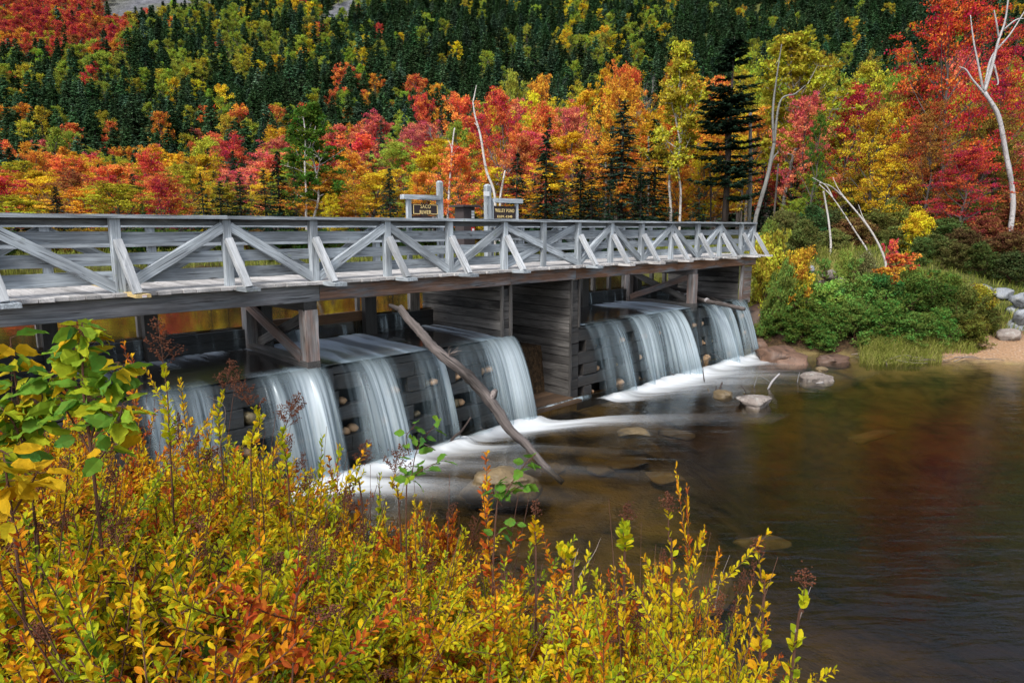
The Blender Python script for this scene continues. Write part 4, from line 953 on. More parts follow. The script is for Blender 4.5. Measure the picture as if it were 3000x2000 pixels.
def conifer(seed, H=10, R=1.7, base=.06, step=.3, nb=6, dens=9, ln=.34, wd=.12, tr=.14, irr=.15, droop=.25, power=.85):
    r = np.random.default_rng(seed); gt, gc = G(), G()
    tube(gt, [(0, 0, -.3), (r.normal(0, .05), r.normal(0, .05), H * .5), (0, 0, H)], [tr, tr * .6, .012], 7)
    z = base * H; C = []; D = []; LC = []
    while z < H * .985:
        L0 = R * (1 - z / H) ** power + .10
        if r.random() > irr * .5:
            for k in range(nb):
                if r.random() < irr: continue
                az = r.uniform(0, 2 * math.pi); L = L0 * r.uniform(.7, 1.15)
                d = np.array([math.cos(az), math.sin(az), 0])
                end = d * L + np.array([0, 0, -droop * L + .12 * L]); mid = d * L * .55 + np.array([0, 0, -droop * L * .35])
                zz = z + r.uniform(-.1, .1)
                if L > .5: tube(gt, [(0, 0, zz), mid + (0, 0, zz), end + (0, 0, zz)], [.02, .008], 3, cap=False)
                m = max(3, int(dens * L)); t = r.uniform(.12, 1.0, m)
                X = np.where(t[:, None] < .55, mid * (t[:, None] / .55), mid + (end - mid) * ((t[:, None] - .55) / .45)) + np.array([0, 0, zz])
                sd = np.cross(d, (0, 0, 1)); q = r.choice([-1, 1], m)[:, None]
                W_ = .16 + .30 * (1 - t[:, None]) * min(1, L)
                X = X + sd * q * r.uniform(0, 1, (m, 1)) * W_ * L * .55 + r.normal(0, .03, (m, 3))
                dirs = d * .8 + sd * q * r.uniform(.2, 1.0, (m, 1)) + np.array([0, 0, -.25]) + r.normal(0, .2, (m, 3))
                C.append(X); D.append(dirs); LC.append(np.full(m, r.uniform(.1, .9)))
        z += step * r.uniform(.7, 1.3) * (0.55 + 0.45 * (1 - z / H))
    C = np.concatenate(C); D = np.concatenate(D); D /= np.linalg.norm(D, axis=1)[:, None]; n = len(C)
    N = np.array([0, 0, 1.0]) + r.normal(0, .45, (n, 3)); B = np.cross(N, D); B /= np.linalg.norm(B, axis=1)[:, None]
    l = (ln * r.uniform(.6, 1.3, n))[:, None]; w = wd * r.uniform(.7, 1.3, n)[:, None]
    V = np.stack([C - D * l * .35, C + B * w * .5, C + D * l * .65, C - B * w * .5], 1)
    lc = np.clip(np.concatenate(LC) + r.normal(0, .18, n), 0, 1)
    gc.add(V.reshape(-1, 3), np.arange(4 * n).reshape(n, 4), 0, lc=np.repeat(lc, 4))
    return gt, gc
class Proto:
    def __init__(s, name, gt, gc, H, R, bark, leaf, kindname):
        s.t = gt.mesh(name + '_trunk', bark, True) if gt.V else None
        s.c = gc.mesh(name + '_crown', leaf) if gc.V else None
        s.H, s.R, s.kind = H, R, kindname
def plant(p, X, Y, H, Wd, col, label=None, cat='tree', group=None, name=None, rot=None, crown='crown', trunk='trunk', z=None, lean=(0, 0)):
    z = gz(X, Y) if z is None else z
    root = bpy.data.objects.new(name or p.kind, None); COL.objects.link(root); root.location = (X, Y, z - .05)
    sxy = Wd / (2 * p.R); root.scale = (sxy, sxy, H / p.H); root.rotation_euler = (lean[0], lean[1], rng.uniform(0, 6.28) if rot is None else rot); root.empty_display_size = .3
    tag(root, label, cat, group)
    if p.t:
        o = bpy.data.objects.new(trunk, p.t); COL.objects.link(o); o.parent = root
    if p.c:
        o = bpy.data.objects.new(crown, p.c); COL.objects.link(o); o.parent = root; o['icol'] = [float(v) for v in col]
    return root
PR = {}
def mk(key, kindname, bark, leafm, fn, H, R, **k):
    gt, gc = fn(H=H, R=R, **k); PR[key] = Proto(key, gt, gc, H, R, bark, leafm, kindname)
for i in range(4): mk('maple%d' % i, 'maple_tree', M_BARK, M_LEAF, decid, 10, 3.3, seed=100 + i, limbs=18, sub=7, leaves=54, leaf=.17, flat=.5, clump=.5)
for i in range(2): mk('olive%d' % i, 'broadleaf_tree', M_BARK, M_LEAF, decid, 10, 2.6, seed=120 + i, limbs=19, sub=6, leaves=52, leaf=.155, clump=.46, base=.2)
for i in range(3): mk('big%d' % i, 'maple_tree', M_BARK, M_LEAF, decid, 14, 4.6, seed=140 + i, limbs=22, sub=8, leaves=52, leaf=.19, flat=.32, clump=.62, base=.2, tr=.22)
for i in range(3): mk('birch%d' % i, 'birch_tree', M_BIRCH, M_LEAF, decid, 12, 2.2, seed=160 + i, limbs=24, sub=8, leaves=44, leaf=.20, clump=.6, base=.34, tr=.11, bend=.35)
for i in range(2): mk('bare%d' % i, 'bare_tree', M_LICH, M_LEAF, decid, 10, 2.4, seed=170 + i, limbs=18, sub=6, base=.25, leafless=True, tr=.10)
for i in range(4): mk('spruce%d' % i, 'spruce_tree', M_BARKP, M_NEEDLE, conifer, 10, 1.9, seed=180 + i, dens=11, nb=7, step=.27, irr=.12 + .05 * i, ln=.36, wd=.13)
mk('pine0', 'pine_tree', M_BARKP, M_NEEDLE, conifer, 15, 2.9, seed=191, base=.22, step=.36, nb=8, dens=34, ln=.44, wd=.15, irr=.34, droop=.02, power=.48, tr=.26)
for i in range(4): mk('bush%d' % i, 'bush', M_STEM, M_GREENB, decid, 2.2, 1.15, seed=200 + i, limbs=24, sub=7, leaves=40, leaf=.11, clump=.8, base=.03, tr=.03, bend=.1, top=.9, flat=.7)
mk('sapling0', 'sapling', M_STEM, M_GREENB, decid, 2.2, .8, seed=210, limbs=14, sub=5, leaves=18, leaf=.13, clump=.5, base=.3, tr=.025, bend=.15)

# ---- palette
CO = {'scarlet': (.54, .06, .035), 'crimson': (.44, .035, .055), 'red': (.56, .06, .05), 'pink red': (.62, .125, .11), 'coral': (.66, .16, .06), 'orange': (.62, .25, .04), 'amber': (.60, .34, .03), 'yellow': (.60, .44, .03),
      'olive yellow': (.40, .33, .035), 'yellow green': (.30, .34, .045), 'green': (.085, .155, .022), 'rust brown': (.28, .095, .035), 'olive brown': (.22, .16, .035), 'dark green': (.020, .044, .024), 'blue green': (.028, .060, .044), 'deep green': (.028, .085, .022)}
def jit(c, k=.14): return tuple(float(v) for v in np.clip(np.array(c) * (1 + rng.normal(0, k)) * (1 + rng.normal(0, k * .5, 3)), 0, .8))
TREES = []
def tree(key, x, ytop, Y, wpx, cname, label=None, group=None, **k):
    """x, ytop, wpx measured on the photo; Y the distance at which the tree stands"""
    p = PR[key]; T = at_y(x, ytop, Y); z = gz(T[0], Y); H = max(1.2, T[2] - z)
    d = proj(T)[2]; Wd = wpx * d / FPX
    t = plant(p, T[0], Y, H, Wd, jit(CO[cname], .07 if label else .13), label, 'tree', group, **k)
    TREES.append(dict(o=t, x=x, d=Y, H=H, c=cname, kind=p.kind.replace('_', ' '), lab=label)); return t
# ---- the trees one would point at
tree('birch0', 900, 285, 42, 205, 'green', 'white trunked birch with loose light green crown standing alone behind the railing')
tree('maple1', 462, 535, 44, 110, 'crimson', 'small round deep crimson maple behind the left railing')
tree('maple0', 545, 488, 52, 150, 'olive yellow', 'rounded olive maple right behind the crimson one')
tree('maple2', 602, 548, 45, 66, 'amber', 'small amber maple between dark spruces, left of the green birch')
tree('maple3', 1040, 455, 50, 180, 'orange', 'broad orange maple left of the river sign')
tree('maple0', 962, 568, 44, 120, 'amber', 'low bright amber maple at the foot of the green birch')
tree('maple2', 1240, 505, 49, 110, 'orange', 'orange maple right behind the river sign')
tree('spruce1', 1115, 345, 74, 90, 'blue green', 'blue green spruce rising above pink maples left of the river sign')
tree('spruce0', 1140, 490, 41, 110, 'dark green', 'slim dark spruce just left of the river sign')
tree('spruce2', 640, 525, 41, 130, 'dark green', 'low dark spruce behind the third railing post')
tree('spruce3', 700, 500, 42, 120, 'dark green', 'pointed dark spruce left of the green birch')
tree('spruce0', 812, 440, 43, 150, 'dark green', 'tall dark spruce directly left of the green birch')
tree('spruce1', 860, 470, 50, 80, 'dark green', 'dark spruce touching the green birch crown')
tree('spruce3', 415, 590, 40, 70, 'deep green', 'small green spruce at the foot of the crimson maple')
tree('maple3', 1470, 285, 62, 200, 'red', 'tall bright red maple above the pond sign')
tree('maple1', 1520, 400, 55, 150, 'coral', 'coral maple right of the pond sign')
tree('olive0', 1462, 262, 78, 110, 'yellow', 'yellow topped tree above the red maple at the pond sign')
tree('olive1', 1340, 350, 52, 120, 'yellow green', 'yellow green tree between the two signs')
tree('maple2', 1670, 320, 58, 170, 'pink red', 'pink red maple right of the pond sign')
tree('maple0', 1815, 250, 62, 190, 'orange', 'tall glowing orange maple left of the dark spruces')
tree('spruce2', 1515, 440, 40.5, 150, 'dark green', 'dark spruce right beside the pond sign')
tree('spruce0', 1602, 380, 41, 175, 'dark green', 'dark spruce second right of the pond sign')
tree('spruce3', 1830, 290, 41, 235, 'blue green', 'large blue green spruce below the glowing orange maple')
tree('spruce1', 1700, 460, 40, 180, 'dark green', 'short dark spruce before the pink red maple')
tree('spruce0', 1922, 345, 42, 180, 'dark green', 'dark spruce left of the twisted birch')
tree('birch1', 1985, 125, 41.5, 190, 'olive yellow', 'tall twisted birch with olive gold crown left of the big pine')
tree('maple1', 2060, 440, 46, 150, 'yellow', 'bright yellow maple at the foot of the big pine')
tree('maple2', 1990, 500, 45, 130, 'orange', 'orange yellow maple under the twisted birch')
tree('pine0', 2152, 105, 40, 265, 'dark green', 'tall dark pine with layered branches at the right end of the bridge', z=None)
tree('birch2', 2335, 72, 47, 260, 'olive yellow', 'tall gold and olive birch right of the big pine')
tree('olive0', 2440, 190, 55, 200, 'yellow green', 'yellow green tree behind the gold birch')
tree('olive1', 2540, 175, 58, 190, 'olive yellow', 'pale olive tree behind the pink red maples')
tree('maple0', 2350, 300, 44, 190, 'pink red', 'pink red maple beyond the right end of the bridge')
tree('maple3', 2495, 275, 46, 190, 'crimson', 'crimson pink maple above the leaning birches')
tree('olive0', 2400, 330, 38, 90, 'green', 'slender green birch before the pink red maples')
tree('maple2', 2575, 330, 40, 210, 'amber', 'large amber beech behind the leaning birches')
tree('maple1', 2600, 450, 37, 190, 'amber', 'spreading amber beech right above the leaning birches')
tree('big0', 2800, 0, 40, 330, 'scarlet', 'huge red maple at the right with dark spreading limbs')
tree('big1', 2700, 250, 42, 260, 'rust brown', 'rust brown maple left of the huge red maple')
tree('big2', 2960, 130, 44, 240, 'crimson', 'crimson maple behind the dead white tree')
tree('big2', 2740, 330, 36, 200, 'rust brown', 'rust red maple crown below the huge red maple')
tree('big1', 2840, 440, 34, 230, 'crimson', 'low dark crimson maple left of the dead white trunk')
tree('big0', 2900, 330, 43, 240, 'olive brown', 'olive brown maple behind the dead white trunk')
tree('maple3', 2330, 590, 36, 120, 'yellow green', 'lime green sapling tree in the shade by the leaning grey trunk')
tree('maple0', 962, 575, 40.5, 90, 'yellow', 'low yellow maple just right of the white birch trunk')
for x, yt, Y, w_, lab in ((1735, 500, 39.5, 130, 'low dark spruce before the orange maples'), (1790, 520, 39, 120, 'dense low spruce at the pond edge right of the pond sign'), (1880, 500, 39.5, 130, 'low dark spruce below the twisted birch'), (1650, 520, 39, 110, 'short spruce at the pond edge near the pond sign'), (2050, 545, 39, 110, 'short dark spruce left of the big pine trunk'), (2330, 500, 44, 120, 'shadowed spruce right of the leaning grey trunk'), (2245, 530, 46, 120, 'shadowed spruce behind the leaning grey trunk')):
    tree('spruce%d' % (int(x) % 4), x, yt, Y, w_, 'dark green', lab)
# trees with a trunk of their own shape
def limbtree(name, specs, Y, bark, label, cat='tree', crown=None, zfix=True):
    p0 = at_y(specs[0][0][0][0], specs[0][0][0][1], Y); z = gz(p0[0], Y)
    root = empty(name, (p0[0], Y, z), label, cat)
    for k, (pts, r0, r1) in enumerate(specs):
        P = [at_y(q[0], q[1], Y + (q[2] if len(q) > 2 else 0)) for q in pts]
        if k == 0: P.insert(0, np.array([P[0][0], Y, min(z, P[0][2]) - .2]))
        n = 10 + 4 * len(P); g = G(); tube(g, spline(P, n), np.linspace(r0, r1, n), 9 if k == 0 else 6, rough=.04)
        g.build('trunk' if k == 0 else 'limb', bark, root, True)
    return root
limbtree('dead_tree', [([(2968, 590), (2945, 440), (2925, 340), (2884, 270)], .13, .09), ([(2884, 270), (2905, 200), (2925, 120), (2945, 60), (2958, -40)] , .085, .03), ([(2884, 270), (2905, 170, .5), (2960, 100, .6), (3010, 20, .8)], .07, .02),
                       ([(2880, 265), (2868, 200), (2852, 120), (2843, 45)], .065, .02), ([(2884, 275), (2850, 235), (2830, 205), (2810, 196)], .06, .02), ([(2926, 110), (2918, 60), (2912, 30)], .05, .02), ([(2912, 190), (2924, 240), (2920, 250)], .05, .02),
                       ([(2932, 95, .3), (2975, 60), (3000, 55)], .05, .02), ([(2900, 220), (2906, 190), (2906, 170)], .03, .015)], 34, M_DEAD, 'large leafless dead tree with white forked trunk at the right edge', 'dead tree')
limbtree('leaning_tree', [([(2212, 655), (2225, 600), (2248, 520), (2262, 450), (2268, 420)], .11, .075), ([(2268, 420), (2264, 330), (2275, 230), (2290, 130)], .07, .02), ([(2266, 440), (2285, 300), (2330, 275), (2360, 250)], .06, .02), ([(2250, 520), (2262, 470), (2280, 445)], .07, .03)], 33, M_LICH, 'leaning pale grey trunk right beside the end of the railing', 'tree')
limbtree('leaning_birch', [([(2560, 770), (2500, 670), (2440, 580), (2400, 540)], .045, .014), ([(2440, 580), (2420, 545), (2380, 520)], .03, .01)], 28, M_BIRCH, 'left of two thin white birch trunks leaning over the bank', 'birch')
limbtree('leaning_birch', [([(2594, 768), (2560, 690), (2500, 610), (2440, 550), (2400, 535)], .055, .016), ([(2505, 615), (2460, 560), (2440, 520)], .03, .01), ([(2555, 680), (2530, 640), (2515, 600)], .03, .012)], 28.3, M_BIRCH, 'right and thicker of two thin white birch trunks leaning over the bank', 'birch')
limbtree('birch_stump', [([(2434, 716), (2428, 650), (2418, 590), (2412, 560)], .05, .035)], 31, M_BIRCH, 'short upright white birch trunk left of the leaning birches', 'birch')
limbtree('dead_birch', [([(1450, 580), (1425, 500), (1408, 400), (1392, 340), (1386, 300)], .10, .04), ([(1386, 300), (1392, 270), (1396, 250)], .05, .02), ([(1408, 395), (1398, 370), (1390, 360)], .05, .02)], 41, M_BIRCH, 'white leaning birch snag above the pond sign', 'birch')
limbtree('dead_birch', [([(1465, 600), (1472, 540), (1480, 500)], .075, .05)], 40.5, M_BIRCH, 'short white birch stub right of the leaning snag', 'birch')
limbtree('dead_birch', [([(1312, 640), (1316, 560), (1322, 480), (1326, 420), (1332, 375)], .085, .04), ([(1322, 470), (1335, 440), (1345, 430)], .03, .01), ([(1324, 440), (1318, 420), (1312, 412)], .03, .01)], 42, M_BIRCH, 'upright white birch snag between the two signs', 'birch')
limbtree('dead_birch', [([(897, 650), (897, 560), (893, 480), (895, 400), (888, 340)], .085, .03), ([(893, 470), (910, 420), (925, 370)], .035, .012), ([(895, 410), (880, 390), (868, 378)], .03, .01)], 41.6, M_BIRCH, 'straight white birch stem below the loose green crown', 'birch')
limbtree('dead_birch', [([(1992, 640), (1994, 560), (1985, 480), (1992, 420), (1978, 330), (1990, 240), (1985, 170)], .085, .02), ([(1988, 450), (2000, 380), (2012, 300), (2005, 220)], .06, .015), ([(1982, 350), (1968, 300), (1965, 260)], .04, .012)], 41, M_BIRCH, 'twisted white birch stem left of the big pine', 'birch')
TR = 'bare trunks in the dark wood behind the bridge end'
for k, (x0, x1, yt, Y, r, b) in enumerate([(2122, 2128, 300, 41, .11, M_LICH), (2192, 2198, 330, 42, .14, M_LICH), (2040, 2046, 420, 47, .09, M_LICH), (2262, 2280, 480, 44, .08, M_BARK), (2312, 2316, 470, 46, .07, M_LICH), (2360, 2352, 480, 48, .07, M_BARK), (1895, 1900, 400, 47, .08, M_LICH), (2080, 2080, 500, 44, .07, M_BARKP), (2240, 2240, 480, 50, .09, M_BARKP), (2296, 2296, 460, 52, .08, M_BARK),
                                          (2170, 2172, 480, 54, .09, M_BARK), (2066, 2070, 480, 58, .1, M_BARKP), (1960, 1964, 480, 50, .09, M_BARK), (2395, 2390, 500, 50, .08, M_BARK), (2490, 2480, 520, 44, .07, M_LICH), (2660, 2664, 420, 42, .1, M_BARK), (2780, 2786, 430, 44, .14, M_BARKP), (1770, 1775, 460, 44, .09, M_LICH)]):
    limbtree('tree_trunk', [([(x0, 690), ((x0 + x1) / 2 + 3, 560), (x1, yt)], r, r * .7)], Y, b, 'bare %s trunk %s' % ('pale' if b is M_LICH else 'dark', ['just left of the big pine', 'just right of the big pine', 'left of the yellow maple by the pine', 'right of the leaning grey trunk', 'thin, farther right of the leaning grey trunk', 'thin, behind the lime green sapling tree', 'below the twisted birch', 'behind the yellow maple at the pine', 'behind the leaning grey trunk', 'deep in the wood right of the leaning trunk', 'deep behind the big pine', 'deep in the wood left of the pine', 'under the orange yellow maple', 'behind the slender green birch', 'behind the leaning birches', 'between beech and huge red maple', 'thick, under the huge red maple', 'below the glowing orange maple'][k]), 'tree trunk', TR)
# ---- fill the valley wood in rows
def pick(x, d):
    r = rng.random()
    def ch(t):
        q = 0
        for nme, w_ in t:
            q += w_
            if r < q: return nme
        return t[-1][0]
    if x < 330: return ch([('orange', .16), ('amber', .18), ('coral', .16), ('red', .06), ('olive yellow', .16), ('rust brown', .06), ('S', .22)])
    if x < 720: return ch([('olive yellow', .22), ('amber', .18), ('yellow green', .10), ('coral', .12), ('pink red', .08), ('red', .05), ('S', .25)])
    if x < 1150: return ch([('orange', .15), ('amber', .18), ('pink red', .15), ('red', .04), ('coral', .10), ('yellow green', .14), ('olive yellow', .06), ('B', .05), ('S', .13)])
    if x < 1620: return ch([('coral', .15), ('orange', .14), ('red', .10), ('pink red', .11), ('yellow green', .18), ('yellow', .06), ('olive yellow', .06), ('B', .07), ('S', .13)])
    if x < 2250: return ch([('orange', .12), ('amber', .16), ('olive yellow', .24), ('yellow green', .22), ('coral', .06), ('B', .05), ('S', .15)])
    return ch([('olive yellow', .24), ('yellow green', .18), ('rust brown', .14), ('pink red', .10), ('olive brown', .16), ('crimson', .06), ('amber', .06), ('S', .06)])
XK = [-200, 300, 600, 800, 1100, 1450, 1700, 1950, 2200, 2450, 2700, 3200]
YN = [540, 545, 530, 505, 480, 455, 430, 430, 450, 500, 480, 470]
YF = [485, 440, 440, 365, 320, 270, 235, 190, 190, 215, 200, 180]
for d, wm in ((44, 4.9), (54, 5.6), (65, 6.4), (78, 7.0), (92, 7.4), (106, 7.6)):
    x = -330 + rng.uniform(0, 60)
    while x < 3300:
        wpx = wm * FPX / d * rng.uniform(.8, 1.25); u = (d - 44) / 62
        yt = np.interp(x, XK, YN) * (1 - u) + np.interp(x, XK, YF) * u + rng.uniform(-28, 40)
        c = pick(x, d)
        lowgap = d < 50 and 1170 < x < 1540 and rng.random() < .6 or d < 50 and (840 < x < 960 or 2075 < x < 2330) or d < 60 and (1945 < x < 2025 and c != 'S')
        if d < 50 and 1640 < x < 2080 and rng.random() < .5: c = 'S'
        if not lowgap:
            if c == 'S': tree('spruce%d' % rng.integers(4), x, yt - 20, d + rng.uniform(-3, 3), wpx * .46, 'dark green' if rng.random() < .75 else 'blue green')
            elif c == 'B': tree('bare%d' % rng.integers(2), x, yt, d + rng.uniform(-3, 3), wpx * .8, 'rust brown')
            else: tree(('maple%d' % rng.integers(4)) if rng.random() < .7 else 'olive%d' % rng.integers(2), x, yt, d + rng.uniform(-3, 3), wpx, c)
        x += wpx * (.50 if c != 'S' else .34)
PLACES = [(150, 'at the railing left end'), (420, 'above the yellow deck board'), (640, 'near the crimson maple'), (860, 'left of the green birch'), (1150, 'left of the river sign'), (1290, 'above the river sign'), (1440, 'between the two signs'), (1600, 'above the pond sign'), (1900, 'right of the pond sign'), (2080, 'around the twisted birch'), (2250, 'behind the big pine'), (2500, 'beyond the bridge end'), (2720, 'behind the amber beeches'), (9999, 'near the dead tree')]
ROWS = [(50, 'far shore'), (60, 'second row'), (72, 'third row'), (85, 'deep wood'), (99, 'toward slope'), (999, 'slope foot')]
seen = {}
for t in TREES:
    if t['lab']: continue
    pl = next(v for k, v in PLACES if t['x'] < k); rw = next(v for k, v in ROWS if t['d'] < k)
    sz_ = 'small' if t['H'] < 7 else ('tall' if t['H'] > 15 else '')
    lab = ' '.join(('%s %s %s %s, %s' % (sz_, t['c'] if 'bare' not in t['kind'] else 'leafless', t['kind'].replace('bare tree', 'tree'), pl, rw)).split())
    seen.setdefault(lab, []).append(t)
for lab, L in seen.items():
    for k, t in enumerate(sorted(L, key=lambda q: q['H'])):
        l = lab
        if len(L) == 2: l = lab + (', lower of two' if k == 0 else ', taller of two')
        elif len(L) > 2: l = lab + (', lowest there' if k == 0 else (', highest there' if k == len(L) - 1 else ', middling'))
        t['o']['label'] = l; t['o']['group'] = 'trees of the valley wood behind the pond' if len(L) <= 3 else lab
# ---- the forest on the mountain, one far-off mass
hillcol = bpy.data.collections.new('hill_tree_sources')
HP = []
def hill_src(key, gt, gc, bark, leaf):
    base = gt.n; g = G(); g.merge(gt); nf = len(g.F)
    g.merge(gc)
    for i in range(nf, len(g.M)): g.M[i] = g.M[i] + 1
    o = bpy.data.objects.new('source_%02d_%s' % (len(HP), key), g.mesh(key, [bark, leaf])); hillcol.objects.link(o); HP.append(key)
for i in range(3): hill_src('spruce', *conifer(300 + i, H=10, R=2.6, dens=8, nb=7, step=.46, ln=.7, wd=.34, base=.1, irr=.15), M_BARKP, M_NEEDLE)
for i in range(3): hill_src('broadleaf', *decid(310 + i, H=8, R=2.9, limbs=14, sub=4, leaves=20, leaf=.38, flat=.75, clump=.8, base=.2), M_BARK, M_LEAF)
pts = []
yy = 112.0
while yy < 395:
    st = 3.0 + (yy - 112) * .005
    xs = np.arange(-1.02 * yy, 1.02 * yy, st)
    for x0 in xs: pts.append((x0 + rng.uniform(-.5, .5) * st, yy + rng.uniform(-.5, .5) * st))
    yy += st * .95
pts = np.array(pts); pz = height(pts[:, 0], pts[:, 1]); HX, HY, HD = proj(np.column_stack([pts, pz + 6]))
keep = (HY > -90) & (HX > -450) & (HX < 3450); pts, pz, HX, HY, HD = pts[keep], pz[keep], HX[keep], HY[keep], HD[keep]
_, HYb, _ = proj(np.column_stack([pts, pz + 1])); HXb = HX
keep = ~px_mask_rock(HXb, HYb) & ~px_mask_rock(HXb, HYb - 18); pts, pz, HX, HY, HD = pts[keep], pz[keep], HX[keep], HY[keep], HD[keep]
idx = []; colr = []; scl = []
cl1 = VNA.fbm(pts[:, 0] / 14 + 9, pts[:, 1] / 14 + 9, 3); cl2 = VNB.fbm(pts[:, 0] / 22 + 30, pts[:, 1] / 22, 2)
for i in range(len(pts)):
    x, y = HX[i], HY[i]; r = rng.random(); k1 = cl1[i]; cc = None; dec = 0.10; pal = [('yellow green', .7), ('olive yellow', .2), ('yellow', .1)]
    red = x < 400 - .35 * y and y < 150 - .05 * x + 40 * (k1 - .5)
    if red: dec = .93; pal = [('red', .62), ('crimson', .12), ('rust brown', .1), ('orange', .1), ('olive yellow', .1)]
    elif y < 265 - .10 * x and x < 700: dec = .40; pal = [('yellow green', .72), ('olive yellow', .2), ('orange', .05), ('red', .03)]
    elif 380 < x < 1120 and y < 250 - .13 * (x - 380): dec = .40; pal = [('yellow green', .62), ('yellow', .14), ('olive yellow', .14), ('amber', .06), ('red', .04)]
    elif y > 330 - .02 * x and x < 900: dec = .34; pal = [('coral', .3), ('orange', .2), ('yellow green', .2), ('pink red', .2), ('olive yellow', .1)]
    elif 1650 < x < 1980 and y < 170: dec = .46; pal = [('yellow green', .6), ('yellow', .2), ('amber', .1), ('green', .1)]
    elif 950 < x < 1330 and 190 < y < 400: dec = .25; pal = [('coral', .5), ('orange', .3), ('yellow green', .2)]
    elif x > 1950: dec = .10; pal = [('yellow green', .5), ('amber', .3), ('olive yellow', .2)]
    dec = dec * (0.35 + 1.3 * sstep(.35, .62, k1)) * .62 if not red else dec
    if r < dec:
        q = rng.random(); a = 0
        for nm, w_ in pal:
            a += w_
            if q < a: break
        c = np.array(CO[nm]) * (.95 if not red else .9); idx.append(rng.integers(3, 6)); s_ = rng.uniform(.55, 1.05); scl.append((s_, s_, s_ * rng.uniform(.9, 1.2)))
    else:
        c = np.array(CO['dark green']) if rng.random() < .78 else np.array(CO['blue green'])
        c = c * np.array([1.35, 1.2, .95]) * rng.uniform(1.3, 2.9); idx.append(rng.integers(0, 3)); s_ = rng.uniform(.5, 1.15); scl.append((s_ * 1.1, s_ * 1.1, s_ * rng.uniform(.65, 1.1)))  # slope conifers lightened in their colour, in place of haze
    colr.append(np.clip(c * (1 + rng.normal(0, .12)) * (1 + rng.normal(0, .06, 3)), 0, .8))
me = bpy.data.meshes.new('forest_points'); me.vertices.add(len(pts)); me.vertices.foreach_set('co', np.column_stack([pts, pz - .2]).astype(np.float32).ravel())
a = me.attributes.new('icol', 'FLOAT_COLOR', 'POINT'); a.data.foreach_set('color', np.column_stack([np.array(colr), np.ones(len(pts))]).astype(np.float32).ravel())
a = me.attributes.new('scl', 'FLOAT_VECTOR', 'POINT'); a.data.foreach_set('vector', np.array(scl, np.float32).ravel())
a = me.attributes.new('rotv', 'FLOAT_VECTOR', 'POINT'); a.data.foreach_set('vector', np.column_stack([rng.normal(0, .03, (len(pts), 2)), rng.uniform(0, 6.28, len(pts))]).astype(np.float32).ravel())
a = me.attributes.new('pick', 'INT', 'POINT'); a.data.foreach_set('value', np.array(idx, np.int32))
fo = bpy.data.objects.new('forest', me); COL.objects.link(fo); tag(fo, 'mixed spruce and autumn forest covering the mountain slope', kind='stuff')
ng = bpy.data.node_groups.new('forest', 'GeometryNodeTree'); ng.interface.new_socket('Geometry', in_out='INPUT', socket_type='NodeSocketGeometry'); ng.interface.new_socket('Geometry', in_out='OUTPUT', socket_type='NodeSocketGeometry')
gi = ng.nodes.new('NodeGroupInput'); go = ng.nodes.new('NodeGroupOutput'); ip = ng.nodes.new('GeometryNodeInstanceOnPoints'); ci = ng.nodes.new('GeometryNodeCollectionInfo')
ci.inputs['Collection'].default_value = hillcol; ci.inputs['Separate Children'].default_value = True; ci.inputs['Reset Children'].default_value = True
def named(nm, dt):
    n = ng.nodes.new('GeometryNodeInputNamedAttribute'); n.data_type = dt; n.inputs['Name'].default_value = nm
    return next(s for s in n.outputs if s.enabled and s.name == 'Attribute')
ng.links.new(gi.outputs[0], ip.inputs['Points']); ng.links.new(ci.outputs[0], ip.inputs['Instance']); ip.inputs['Pick Instance'].default_value = True
ng.links.new(named('pick', 'INT'), ip.inputs['Instance Index']); ng.links.new(named('rotv', 'FLOAT_VECTOR'), ip.inputs['Rotation']); ng.links.new(named('scl', 'FLOAT_VECTOR'), ip.inputs['Scale']); ng.links.new(ip.outputs[0], go.inputs[0])
md = fo.modifiers.new('scatter', 'NODES'); md.node_group = ng
print('hill trees', len(pts), 'valley trees', len(TREES))
